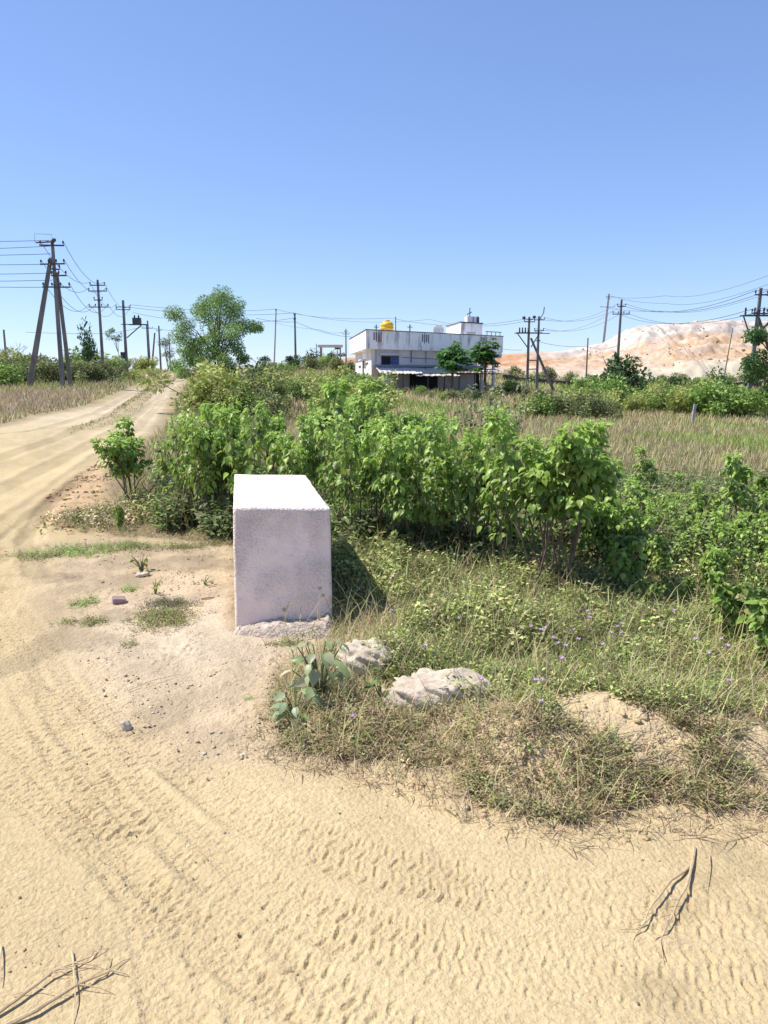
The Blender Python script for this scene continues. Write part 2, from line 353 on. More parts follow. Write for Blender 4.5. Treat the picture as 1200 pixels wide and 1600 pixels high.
# ------------------------------------------------------------------ quarry heap and earth cut on the skyline
crest = [(-200,592),(380,582),(405,576),(440,572),(470,571),(500,566),(545,559),(600,556),(700,556),(760,556),(800,551),(880,548),(915,541),(955,531),(985,513),(1010,508),(1040,504),(1110,500),(1160,500),(1250,502),(1400,520),(1600,560),(1900,592)]
cpx = np.array([c[0] for c in crest]); cz = np.array([P(c[0], c[1], 155).z for c in crest])
hx = np.linspace(-70, 170, 420); hv = np.linspace(0, 1, 110)
HXg, HV = np.meshgrid(hx, hv); pxs = HXg/155*F*1.0 + 600
top = np.interp(pxs, cpx, cz); D = 122 + HV*75
foot = terrain(HXg, np.full_like(HXg, 122.0)) - .6
prof = np.interp(HV, [0,.06,.16,.24,.34,.44,.55,.75,1], [0,.30,.42,.55,.72,.97,1,.6,0])
HZ = foot + (top-foot)*prof
amp = np.clip((top-foot)/9, .32, 1.2)
HZ += amp*((fbm(HXg*.22, D*.3, 5, 101)-.47)*2.2 + (fbm(HXg*.9, D*1.1, 4, 102)-.47)*2.0)*np.clip(prof*2, 0, 1)*(HV < .9)*np.where(HV > .42, .45, 1)
rel = np.clip((HZ-foot)/(np.maximum(top-foot, 1)), 0, 1.05) + .16*(fbm(HXg*.12, D*.4, 4, 103)-.5)
rel2 = rel[...,None]; big2 = fbm(HXg*.35, D*.6, 5, 104)[...,None]
low = C(.64,.55,.40); org = C(.56,.38,.24); pk = C(.60,.45,.34); wh = C(.64,.56,.48); grey = C(.54,.46,.40)
hc = low*(1-sstep(.26,.40,rel2)) + (org*(big2 < .50) + pk*(big2 >= .50))*sstep(.26,.40,rel2)
hc = hc*(1-sstep(.70,.84,rel2)) + (wh*sstep(.4,.55,big2) + grey*(1-sstep(.4,.55,big2)))*sstep(.70,.84,rel2)
left = sstep(36, 24, HXg)[...,None]; hc = hc*(1-left) + (C(.54,.31,.18)*sstep(.35,.6,rel2) + C(.60,.46,.34)*(1-sstep(.35,.6,rel2)))*(.6+.8*big2)*left
hc *= .93*(.66+.62*fbm(HXg*1.4, D*1.6, 4, 105)[...,None])*(.9+.2*vnoise(HXg*2.5, D*.2, 106)[...,None])
ni, nj = HXg.shape; idx = np.arange(ni*nj).reshape(ni, nj); q = np.stack([idx[:-1,:-1], idx[:-1,1:], idx[1:,1:], idx[1:,:-1]], -1).reshape(-1,4)
setp(npmesh('hill', np.stack([HXg, D, HZ], -1).reshape(-1,3), q, M_hill, tint=hc.reshape(-1,3), smooth=False), kind='structure')
# rubble lying over the heap
def ico(sub=1):
    import bmesh
    bm = bmesh.new(); bmesh.ops.create_icosphere(bm, subdivisions=sub, radius=1); v_ = np.array([v.co[:] for v in bm.verts]); f_ = np.array([[q.index for q in f.verts] for f in bm.faces]); bm.free(); return v_, f_
iv, if_ = ico(1); iv = np.clip(iv*(1+.5*np.sin(iv@np.array([3.1,7.7,5.2]))[:,None]), -.8, .8)
nr = 2600; ii = rng.integers(8, 55, nr); jj = rng.integers(190, 400, nr); pos = np.stack([HXg[ii,jj]+rng.normal(0,.3,nr), D[ii,jj]+rng.normal(0,.3,nr), HZ[ii,jj]], 1)
sc_ = rng.gamma(1.6, .055, (nr,1))*rng.uniform(.4,1.4,(nr,3)) + .035
Vr, Fr, Tr = scatter(iv, [if_], pos, zrot(rng.uniform(0,6.28,nr)), sc_, np.clip(hc[ii,jj]*rng.uniform(.9,1.2,(nr,1)), 0, .8))
setp(npmesh('rubble', Vr, Fr, M_hill, tint=Tr), 'broken pale rubble strewn over the orange and white spoil heap', 'rubble', kind='stuff')

# ------------------------------------------------------------------ concrete block
def gridblock(cs, n3, amp, seed):
    """cs: 8 corners (bottom 4 ccw, top 4), subdivided faces with rough displacement"""
    cs = [np.array(c, float) for c in cs]; V = {}; vl = []; fl = []
    nx, ny, nz = n3
    def key(i, j, k):
        if (i,j,k) not in V:
            a, b, c = i/nx, j/ny, k/nz
            p = (cs[0]*(1-a)*(1-b)+cs[1]*a*(1-b)+cs[2]*a*b+cs[3]*(1-a)*b)*(1-c) + (cs[4]*(1-a)*(1-b)+cs[5]*a*(1-b)+cs[6]*a*b+cs[7]*(1-a)*b)*c
            V[(i,j,k)] = len(vl); vl.append(p)
        return V[(i,j,k)]
    for j in range(ny):
        for i in range(nx):
            fl.append((key(i,j,nz), key(i+1,j,nz), key(i+1,j+1,nz), key(i,j+1,nz))); fl.append((key(i,j,0), key(i,j+1,0), key(i+1,j+1,0), key(i+1,j,0)))
    for k in range(nz):
        for i in range(nx):
            fl.append((key(i,0,k), key(i+1,0,k), key(i+1,0,k+1), key(i,0,k+1))); fl.append((key(i,ny,k), key(i,ny,k+1), key(i+1,ny,k+1), key(i+1,ny,k)))
        for j in range(ny):
            fl.append((key(0,j,k), key(0,j,k+1), key(0,j+1,k+1), key(0,j+1,k))); fl.append((key(nx,j,k), key(nx,j+1,k), key(nx,j+1,k+1), key(nx,j,k+1)))
    v_ = np.array(vl); ks = np.array(list(V.keys()))
    # round the edges a little: pull in vertices lying on two faces at once
    e = ((ks[:,0] == 0)|(ks[:,0] == nx)).astype(int) + ((ks[:,1] == 0)|(ks[:,1] == ny)) + ((ks[:,2] == 0)|(ks[:,2] == nz))
    cen = v_.mean(0); pull = (e >= 2)[:,None]*.006
    v_ -= (v_-cen)/np.linalg.norm(v_-cen, axis=1, keepdims=True)*pull
    a = v_@np.array([[1,.3],[.2,1.1],[.9,-.7]])
    for ax in range(3): v_[:,ax] += amp*(fbm(a[:,0]*5+ax*7, a[:,1]*5, 4, seed+ax)-.47)*2
    return v_, np.array(fl)
def mat_block():
    m = mat('rough_cast_concrete', (.96,.80,.72), .9, dark=(.80,.66,.60), scale=4, bump=0); N = m.node_tree.nodes; L = m.node_tree.links; b = N['Principled BSDF']
    tc = [x for x in N if x.type == 'TEX_COORD'][0]
    # stucco patch in the middle, smooth near the borders
    n1 = N.new('ShaderNodeTexNoise'); n1.inputs['Scale'].default_value = 75; n1.inputs['Detail'].default_value = 4
    n2 = N.new('ShaderNodeTexNoise'); n2.inputs['Scale'].default_value = 3.0; n2.inputs['Detail'].default_value = 3
    L.new(tc.outputs['Object'], n1.inputs[0]); L.new(tc.outputs['Object'], n2.inputs[0])
    r = N.new('ShaderNodeMapRange'); r.inputs[1].default_value = .42; r.inputs[2].default_value = .62; r.inputs[3].default_value = .15; r.inputs[4].default_value = 1; L.new(n2.outputs[0], r.inputs[0])
    mu = N.new('ShaderNodeMath'); mu.operation = 'MULTIPLY'; L.new(n1.outputs[0], mu.inputs[0]); L.new(r.outputs[0], mu.inputs[1])
    bp = N.new('ShaderNodeBump'); bp.inputs['Strength'].default_value = 1; bp.inputs['Distance'].default_value = .03; L.new(mu.outputs[0], bp.inputs['Height']); L.new(bp.outputs[0], b.inputs['Normal'])
    # dirty speckles
    v = N.new('ShaderNodeTexNoise'); v.inputs['Scale'].default_value = 38; v.inputs['Detail'].default_value = 6; L.new(tc.outputs['Object'], v.inputs[0])
    r2 = N.new('ShaderNodeMapRange'); r2.inputs[1].default_value = .62; r2.inputs[2].default_value = .72; r2.inputs[4].default_value = .3; L.new(v.outputs[0], r2.inputs[0])
    mx = N.new('ShaderNodeMix'); mx.data_type = 'RGBA'; mx.inputs[7].default_value = (.36,.31,.27,1); L.new(r2.outputs[0], mx.inputs[0])
    L.new([x for x in N if x.type == 'VALTORGB'][0].outputs[0], mx.inputs[6]); 
    # soil splash low on the faces
    sx = N.new('ShaderNodeSeparateXYZ'); L.new(tc.outputs['Object'], sx.inputs[0]); r3 = N.new('ShaderNodeMapRange'); r3.inputs[1].default_value = .16; r3.inputs[2].default_value = 0; r3.inputs[4].default_value = .6; L.new(sx.outputs[2], r3.inputs[0])
    m3 = N.new('ShaderNodeMath'); m3.operation = 'MULTIPLY'; L.new(r3.outputs[0], m3.inputs[0]); L.new(n2.outputs[0], m3.inputs[1])
    mx2 = N.new('ShaderNodeMix'); mx2.data_type = 'RGBA'; mx2.inputs[7].default_value = (.50,.40,.30,1); L.new(m3.outputs[0], mx2.inputs[0]); L.new(mx.outputs[2], mx2.inputs[6]); L.new(mx2.outputs[2], b.inputs['Base Color'])
    return m
BY = G0(440,982).y; Hb = P(440,792,BY).z; FY = None
t_ = (CAMH-Hb)/(-ray(420,742)[2]); FY = ray(420,742)[1]*t_
nl, nr_ = P(364,792,BY).x, P(516,792,BY).x; fl_, fr_ = P(366,742,FY).x, P(478,746,FY).x
org = Vector(((nl+nr_)/2, BY, 0)); blk = empty('concrete_block', org, 'large whitewashed concrete block standing at the road corner beside the shrubs', 'concrete block')
o_ = np.array(org); bz = -.08
cs = [(nl-.012,BY-.01,bz),(nr_+.012,BY-.02,bz),(fr_+.015,FY,bz),(fl_-.02,FY,bz),(nl,BY,Hb),(nr_,BY-.012,Hb-.004),(fr_,FY,Hb),(fl_,FY+.02,Hb+.004)]
V_, F_ = gridblock([np.array(c)-o_ for c in cs], (46,90,60), .006, 200)
npmesh('block_body', V_, F_, mat_block(), blk, smooth=True)
V_, F_ = gridblock([np.array(c)-o_ for c in [(nl-.06,BY-.20,-.05),(nr_+.05,BY-.26,-.05),(nr_+.04,BY+.05,-.05),(nl-.05,BY+.05,-.05),(nl+.02,BY-.12,.028),(nr_-.0,BY-.17,.08),(nr_+.0,BY+.02,.09),(nl+.03,BY+.02,.035)]], (90,30,12), .05, 230)
V_ = V_ + .02*(fbm(V_[:,[0]]*28+V_[:,[2]]*9, V_[:,[1]]*28, 3, 240)-.47)*2*np.array([[.4,.6,1]])
npmesh('footing', V_, F_, mat('rough_footing_concrete', (.56,.47,.38), .95, dark=(.36,.29,.23), scale=14, bump=1, bscale=50), blk, smooth=True)
msh = mat('pale_shell', (.62,.5,.36), .5)
for (px, py) in ((444,952),(500,918),(505,929)):
    p = P(px, py, BY) - org; MB().lathe((p.x, p.y-.012, p.z), [(.004,-.012),(.012,-.006),(.013,.004),(.006,.012)], 8).obj('snail_shell', msh, blk, smooth=True)

# ------------------------------------------------------------------ house
HM = {}
HM['wall'] = mat('old_white_limewash', (.86,.79,.80), .9, dark=(.66,.60,.61), scale=.8, streak=True, bump=.2, bscale=8)
HM['side'] = mat('side_limewash', (.84,.80,.77), .9, dark=(.70,.66,.63), scale=1.0, streak=True)
HM['par'] = mat('stained_parapet_plaster', (.92,.88,.88), .92, dark=(.30,.28,.30), scale=2.2, streak=True, bump=.2, bscale=8)
HM['dark'] = mat('dark_stain', (.15,.15,.17), .9)
HM['open'] = mat('dark_room', (.02,.02,.03), .9)
HM['blue'] = mat('blue_painted_shutter', (.03,.07,.42), .5)
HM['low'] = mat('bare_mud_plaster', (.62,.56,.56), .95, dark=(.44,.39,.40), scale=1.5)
HM['tin'] = mat('rusty_white_tin_sheet', (.74,.70,.66), .7, dark=(.42,.36,.32), scale=1.4)
HM['tin2'] = mat('brown_tin_sheet', (.55,.46,.40), .8, dark=(.30,.22,.18), scale=2)
HM['grey'] = mat('grey_concrete_band', (.30,.31,.35), .9)
HM['wood'] = mat('weathered_post', (.14,.12,.12), .9)
HM['tarp'] = mat('yellow_tarp', (.62,.50,.10), .6, dark=(.55,.52,.35), scale=2)
HM['tarpb'] = mat('light_blue_tarp', (.16,.42,.58), .6)
HM['red'] = mat('red_paint', (.45,.08,.08), .7); HM['white'] = mat('white_paint', (.8,.8,.8), .7)
YA, YB, YS = 57.0, 65.5, 70.0
CA = P(581,607.5,YA); CB = P(771,611,YB); CS = P(556,599,YS)
a_ = Vector((CB.x-CA.x, CB.y-CA.y, 0)); LA = a_.length; a_.normalize(); s_ = Vector((CS.x-CA.x, CS.y-CA.y, 0)); LS = s_.length; s_.normalize()
hz = CA.z; perp = Vector((a_.y, -a_.x, 0))   # out of the facade, towards us
house = empty('white_house', (CA.x, CA.y, hz), 'flat roofed white house with stained parapet and tin awning in the field', 'house')
def H(a, b, z): v_ = a_*a + s_*b; return (v_.x, v_.y, z)
def hb(name, m_, a0, b0, z0, a1, b1, z1, parent=None): return MB().box(a0,b0,z0,a1,b1,z1,H).obj(name, HM[m_], parent or house)
def af(px): # facade coordinate under a pixel column
    lo, hi = -3.0, LA+4
    for _ in range(40):
        m_ = (lo+hi)/2; q_ = CA + a_*m_; x_ = 600 + F*q_.x/(q_.y*cp - (hz+2-CAMH)*sp)
        if x_ < px: lo = m_
        else: hi = m_
    return lo
def zf(px, py, b=0):
    A_ = af(px); q_ = CA + a_*A_ + s_*b; d = ray(px, py); return CAMH + d[2]*q_.y/d[1] - hz
HT = zf(581,545.5); PT = zf(575,516.5)   # slab underside, parapet top
AM = af(746)
setp(hb('wall', 'wall', 0,0,-.4, AM,LS,HT+.1), None)
hb('wall', 'side', -.03,.05,-.4, 0,LS-.05,HT).__setitem__('label', 'sunlit white side wall')
# parapet ring with overhang
ov = .62; A1 = af(782); tk = .14
mbp = MB()
mbp.box(-ov,-ov,HT, A1,-ov+tk,PT, H); mbp.box(-ov,-ov+tk+.002,HT, -ov+tk,LS+ov,PT-.01, H); mbp.box(A1-tk,-ov+tk+.002,HT, A1,LS+ov,PT-.01, H); mbp.box(-ov+tk+.002,LS+ov-tk,HT, A1-tk-.002,LS+ov,PT-.02, H)
par = mbp.obj('parapet', HM['par'], house)
MB().box(-ov-.04,-ov-.04,PT+.002, A1+.04,-ov+tk+.02,PT+.06, H).box(-ov-.04,-ov+tk+.022,PT-.008, -ov+tk+.02,LS+ov,PT+.05, H).obj('coping', HM['dark'], par)
hb('roof', 'par', -ov+.1,-ov+.1,HT-.02, A1-.1,LS+ov-.1,HT+.16)
# grooved ornaments on the parapet
for px in (588, 662, 752):
    A0 = af(px); m_ = MB()
    for k in range(4): MB().box(A0+k*.22-.35, -ov-.012, HT+.62-.1*(k%2), A0+k*.22-.25, -ov+.01, PT-.12, H).obj('parapet_groove', HM['dark'], par)
    for k in range(3): MB().box(A0+k*.22-.23, -ov-.02, HT+.66, A0+k*.22-.15, -ov+.01, PT-.14, H).obj('parapet_rib', HM['white'], par)
A0 = af(590.5); MB().box(A0-.05,-ov-.03,HT+.5, A0+.1,-ov+.01,HT+1.05, H).obj('parapet_rib', HM['red'], par)
# windows
for (x0, x1, y0, y1, nm) in ((596.5,622.5,557,570.5,0),(691,708,562,573.5,1)):
    A0, A2 = af(x0), af(x1); z1, z0 = zf(x0, y0), zf(x0, y1)
    wn = MB().box(A0,-.03,z0, A2,.0,z1, H).obj('window', HM['open'], house)
    m_ = MB(); t = .05
    m_.box(A0-t,-.06,z0-t, A2+t,-.032,z0, H); m_.box(A0-t,-.06,z1, A2+t,-.032,z1+t, H); m_.box(A0-t,-.06,z0+.002, A0,-.032,z1-.002, H); m_.box(A2,-.06,z0+.002, A2+t,-.032,z1-.002, H)
    m_.obj('frame', HM['dark'], wn)
    am = (A0+A2)/2
    MB().box(am,-.07,z0+.03, A2-.01,-.035,z1-.02, H).obj('shutter', HM['blue'], wn)
    m_ = MB()
    for k in range(7): xx = am+.06+(A2-am-.1)*k/6; m_.box(xx-.012,-.09,z0+.04, xx+.012,-.072,z1-.03, H)
    for k in range(3): zz = z0+.1+(z1-z0-.2)*k/2; m_.box(am+.02,-.105,zz-.012, A2-.02,-.092,zz+.012, H)
    m_.obj('grille', HM['grey'], wn)
    MB().box(A0-.25,-.5,z1+.12, A2+.35,-.002,z1+.19, H).obj('sunshade', HM['wall'], wn)
# facade band, pipes
for px in (587.5, 642.5, 665.5, 686, 740): MB().tube([H(af(px),-.06,1.95), H(af(px),-.06,HT-.02)], .05 if px == 642.5 else .025, 6).obj('downpipe', HM['grey'], house)
MB().tube([H(af(628),-.05,HT-.55), H(af(680),-.05,HT-.62), H(af(740),-.05,HT-.6)], .02, 5).obj('cable', HM['dark'], house)
z_aw = zf(586,572.5)
MB().box(af(586)-.1,-.32,z_aw-.02, AM+.3,-.003,z_aw+.13, H).obj('ledge', HM['grey'], house)
# awning: overlapping sheets
def sheet(px0, px1, zt, zb, d0, d1, m_, parent, nseg=24):
    A0, A2 = af(px0), af(px1); vs_ = []; fs_ = []
    for i in range(nseg+1):
        a = A0 + (A2-A0)*i/nseg; c = .015*math.sin(i*2.1) + .01*math.sin(i*5.3)
        e = .08*math.sin(i*.9+px0)
        for k in (0, 1): vs_ += [H(a, -d0, zt+c-.02*k), H(a+.02, -(d0+d1)/2, (zt+zb)/2+c+.02-.02*k), H(a+.03*math.sin(i), -d1+e*.5, zb+c*1.5-.02*k)]
    for i in range(nseg):
        b = i*6
        for k in (0, 3):
            for r_ in (0, 1):
                q_ = (b+k+r_, b+k+r_+1, b+6+k+r_+1, b+6+k+r_); fs_.append(q_ if k == 0 else q_[::-1])
        fs_.append((b+2, b+5, b+11, b+8)); fs_.append((b, b+6, b+9, b+3))
    return MB().add(vs_, fs_).obj('awning_sheet', HM[m_], parent)
aw = empty('awning', (0,0,0), None, None); aw.parent = house
for a0, a1, zt, zb, d0, d1, m_ in ((586,650,z_aw-.03,z_aw-.50,.05,3.0,'tin'),(640,706,z_aw-.05,z_aw-.68,.08,3.2,'tin'),(700,742,z_aw-.10,z_aw-.42,.06,2.8,'tin2'),(738,772,z_aw-.12,z_aw-.30,.04,2.8,'tin'),(595,640,z_aw-.30,z_aw-.52,2.0,3.4,'tin')):
    sheet(a0, a1, zt, zb, d0, d1, m_, aw)
m_ = MB(); m_.tube([H(af(590),-2.6,z_aw-.52), H(af(770),-2.5,z_aw-.52)], .04, 6); m_.obj('awning_beam', HM['wood'], aw)
for px in (591, 628, 665, 690, 712, 735, 752):
    MB().tube([H(af(px)-.4,-2.6,-.6), H(af(px)-.37,-2.58,z_aw-.53)], .05, 6).obj('awning_post', HM['wood'], aw)
# lower room front below the awning, with openings
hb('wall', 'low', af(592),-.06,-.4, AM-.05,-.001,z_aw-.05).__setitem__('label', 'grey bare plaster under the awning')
for x0, x1, z0, z1 in ((640,684,-.1,1.35),(600,603.5,.35,1.1),(744,749,-.2,1.6)):
    MB().box(af(x0),-.09,z0, af(x1),-.061,z1, H).obj('doorway', HM['open'], house)
hb('bench_slab', 'grey', af(600),-.9,-.3, af(634),-.07,.05)
# porch at the right end: columns, arch, landing
for px in (752.5, 771):
    A0 = af(px); MB().box(A0-.14,-.2,-.5, A0+.14,.1,HT, H).obj('porch_column', HM['wall'], house)
MB().box(AM,-.25,z_aw-.35, af(773),1.2,z_aw-.1, H).obj('porch_slab', HM['grey'], house)
A0, A2 = af(755), af(769); m_ = MB(); n_ = 12
for k in range(n_):
    t0, t1 = math.pi*k/n_, math.pi*(k+1)/n_; r_ = (A2-A0)/2; c_ = (A0+A2)/2
    x0, x1 = c_-r_*math.cos(t0), c_-r_*math.cos(t1); zz0, zz1 = HT-1.15+r_*math.sin(t0)*.9, HT-1.15+r_*math.sin(t1)*.9
    vv = [H(x0,-.12,zz0), H(x1,-.12,zz1), H(x1,-.12,HT-.001), H(x0,-.12,HT-.001), H(x0,.06,zz0), H(x1,.06,zz1), H(x1,.06,HT-.001), H(x0,.06,HT-.001)]
    m_.add(vv, [(0,1,2,3),(7,6,5,4),(0,4,5,1),(1,5,6,2),(3,2,6,7),(4,0,3,7)])
m_.obj('porch_arch', HM['wall'], house)
# rounded roof corner drop at the right
MB().box(af(772),-ov+.02,HT-.45, A1-.02,.2,HT-.002, H).obj('corner_drop', HM['par'], house, bevel=.15)
# side door, hood, cable bumps on the sunlit side
db = LS*.42
dr = MB().box(-.07,db,-.3, -.032,db+1.0,HT-.75, H).obj('door', HM['wood'], house); 
MB().box(-.5,db-1.3,HT-.72, -.032,db+.9,HT-.64, H).obj('sunshade', HM['side'], house)
for bb, zz in ((db-2.2,1.75),(db-3.2,1.8),(db+2.6,1.62),(db+3.6,1.6)): MB().box(-.12,bb,zz,-.032,bb+.25,zz+.18,H).obj('vent_block', HM['dark'], house)
# stair room on the roof with a small tank room on top
A0, A2 = af(723), af(757); b0 = 1.0
zr = HT+.16; zt = zf(735,505,b0)
def stretch(px, b): return af(px)
sr = MB().box(A0,b0,zr, A2,b0+5.5,zt, H).obj('stair_room', HM['par'], house)
MB().box(A0-.08,b0-.08,zt+.002, A2+.08,b0+5.6,zt+.1, H).obj('roof_slab', HM['dark'], sr)
A3 = af(733); MB().box(A3,b0-.03,zr, A3+1.0,b0-.002,zr+1.5, H).obj('door', mat('pale_door', (.58,.55,.52), .8), sr)
MB().box(A2-1.6,b0+.6,zt+.102, A2-.5,b0+1.8,zt+.62, H).obj('tank_stand', HM['par'], sr)
MB().lathe(H(A2-.3,b0+.9,zt+.102), [(.16,0),(.17,.25),(.16,.5),(.08,.58)], 10).obj('vent_pot', HM['dark'], sr)
MB().tube([H(A2-1.2,b0+1,zt+.6), H(A2-1.2,b0+1,zt+1.35)], .04).tube([H(A2-1.5,b0+1,zt+.8), H(A2-1.0,b0+1,zt+1.0)], .05).obj('aerial', HM['dark'], sr)
MB().box(A2+.02,-.1,PT+.35, A1,-.04,PT+.41, H).obj('roof_rail', HM['dark'], house)
for k in range(4): MB().tube([H(A2+.2+(A1-A2-.4)*k/3,-.07,PT-.3), H(A2+.2+(A1-A2-.4)*k/3,-.07,PT+.35)], .03).obj('rail_post', HM['dark'], house)
MB().tube([H(af(619.5),.5,zr), H(af(619.5),.5,PT+1.15)], .035).obj('antenna_mast', HM['dark'], house)
# tarp
tp = MB(); vs_ = []; A0 = af(586.5)
for j in range(9):
    z = (z_aw-.55)*(1-j/8) - .1*(j/8)
    for i in range(7): vs_.append(H(A0+i*.2, -2.6+.08*math.sin(i*1.9+j*.7)-.03*j/8, z))
fs_ = [(j*7+i, j*7+i+1, j*7+i+8, j*7+i+7) for j in range(8) for i in range(6)]
for nm, j0, j1, m_ in (('yellow',4,8,'tarp'),('blue',0,4,'tarpb')):
    o = MB().add(vs_[j0*7:j1*7+7], [tuple(i-j0*7 for i in f) for f in fs_[j0*6:j1*6]]).obj('hanging_sheet', HM[m_], house); sol = o.modifiers.new('thick', 'SOLIDIFY'); sol.thickness = .02; o['label'] = f'{nm} part of the sheet hung at the awning corner'
# things on the roof
A0 = af(607.5); q_ = CA + a_*A0 + s_*1.0
tz = Vector((q_.x, q_.y, hz+zr)); r_ = .50; prof = [(r_*.96,0)]
ht = zf(607.5,499.5,1.0)-zr
for k in range(6):
    z0 = ht*.08 + ht*.68*k/6; prof += [(r_*1.0,z0),(r_*1.0,z0+ht*.07),(r_*.94,z0+ht*.085),(r_*.94,z0+ht*.105)]
prof += [(r_,ht*.78),(r_*.93,ht*.86),(r_*.55,ht*.93),(r_*.36,ht*.94)]
tk_ = empty('water_tank', tz, 'yellow ribbed plastic water tank standing on the white house roof', 'water tank')
my = mat('yellow_plastic', (.78,.48,.02), .4, var=.05)
MB().lathe((0,0,0), prof, 28).obj('tank_body', my, tk_, smooth=True); MB().lathe((0,0,ht*.94), [(.36*r_,.001),(.40*r_,.03),(.40*r_,.08),(.1,.1)], 20).obj('lid', my, tk_, smooth=True)
A0 = af(686); q_ = CA + a_*A0 + s_*.4; dish = empty('satellite_dish', (q_.x,q_.y,hz+zr), 'round white satellite dish on the roof between the yellow tank and stair room', 'satellite dish')
dz = zf(686,516,.4)-zr; m_ = MB(); n_ = 20; vs_ = [(0,.1,dz)]
for rr, yy in ((.18,.08),(.34,.02),(.42,-.05)): vs_ += [(rr*math.cos(6.2832*k/n_), yy, dz+rr*math.sin(6.2832*k/n_)) for k in range(n_)]
fs_ = [(0,1+k,1+(k+1)%n_) for k in range(n_)] + [(1+j*n_+k,1+(j+1)*n_+k,1+(j+1)*n_+(k+1)%n_,1+j*n_+(k+1)%n_) for j in range(2) for k in range(n_)]
o = m_.add(vs_, fs_).obj('reflector', mat('dish_white', (.6,.62,.66), .5), dish); o.modifiers.new('thick','SOLIDIFY').thickness = .02
MB().tube([(0,.12,0),(0,.12,dz)], .03).obj('mast', HM['dark'], dish); MB().tube([(0,-.05,dz-.4),(0,-.5,dz)], .015).lathe((0,-.5,dz-.04),[(.03,0),(.04,.08)],8).obj('feed_arm', HM['dark'], dish)

# person on the porch landing, only partly seen
A0 = af(760); q_ = CA + a_*A0 + s_*.75
per = bpy.data.meshes.new('person'); J = {'pel':(0,0,.92),'sp':(0,0,1.12),'ch':(0,0,1.32),'nk':(0,0,1.46),'hd':(0,-.01,1.57),'ht':(0,0,1.66),
     'sl':(.17,0,1.38),'el':(.22,.02,1.12),'wl':(.23,-.06,.9),'hl':(.23,-.08,.82),'sr':(-.17,0,1.38),'er':(-.22,.02,1.12),'wr':(-.23,-.06,.9),'hr':(-.23,-.08,.82),
     'tl':(.1,0,.86),'kl':(.11,-.02,.48),'al':(.11,.02,.09),'fl':(.12,-.14,.04),'tr':(-.1,0,.86),'kr':(-.11,-.02,.48),'ar':(-.11,.02,.09),'fr':(-.12,-.14,.04)}
rad = dict(pel=.15,sp=.13,ch=.15,nk=.055,hd=.095,ht=.075,sl=.07,el=.045,wl=.032,hl=.035,sr=.07,er=.045,wr=.032,hr=.035,tl=.1,kl=.06,al=.04,fl=.035,tr=.1,kr=.06,ar=.04,fr=.035)
names = list(J); E = [('pel','sp'),('sp','ch'),('ch','nk'),('nk','hd'),('hd','ht'),('ch','sl'),('sl','el'),('el','wl'),('wl','hl'),('ch','sr'),('sr','er'),('er','wr'),('wr','hr'),('pel','tl'),('tl','kl'),('kl','al'),('al','fl'),('pel','tr'),('tr','kr'),('kr','ar'),('ar','fr')]
per.from_pydata([J[k] for k in names], [(names.index(a), names.index(b)) for a, b in E], [])
pe = bpy.data.objects.new('person', per); COL.objects.link(pe); per.materials.append(mat('brown_skin', (.16,.08,.05), .6))
pe.modifiers.new('skin', 'SKIN'); pe.modifiers.new('sub', 'SUBSURF').levels = 2; pe.modifiers['sub'].render_levels = 2
for i, k in enumerate(names): per.skin_vertices[0].data[i].radius = (rad[k], rad[k]*(.8 if k in ('ch','sp','pel') else 1))
per.skin_vertices[0].data[0].use_root = True
pe.location = (q_.x, q_.y, hz + z_aw - .10); setp(pe, 'person in a purple dress standing on the porch beyond the arch', 'person')
MB().lathe((0,0,0), [(.27,.1),(.24,.4),(.20,.75),(.17,1.0),(.165,1.15),(.19,1.32),(.13,1.42),(.07,1.46)], 18).obj('dress', mat('purple_cloth', (.16,.05,.30), .8), pe, smooth=True)
MB().lathe((0,.02,1.52), [(.05,0),(.105,.05),(.11,.11),(.085,.17),(.02,.2)], 14).obj('hair', mat('black_hair', (.015,.012,.012), .6), pe, smooth=True)

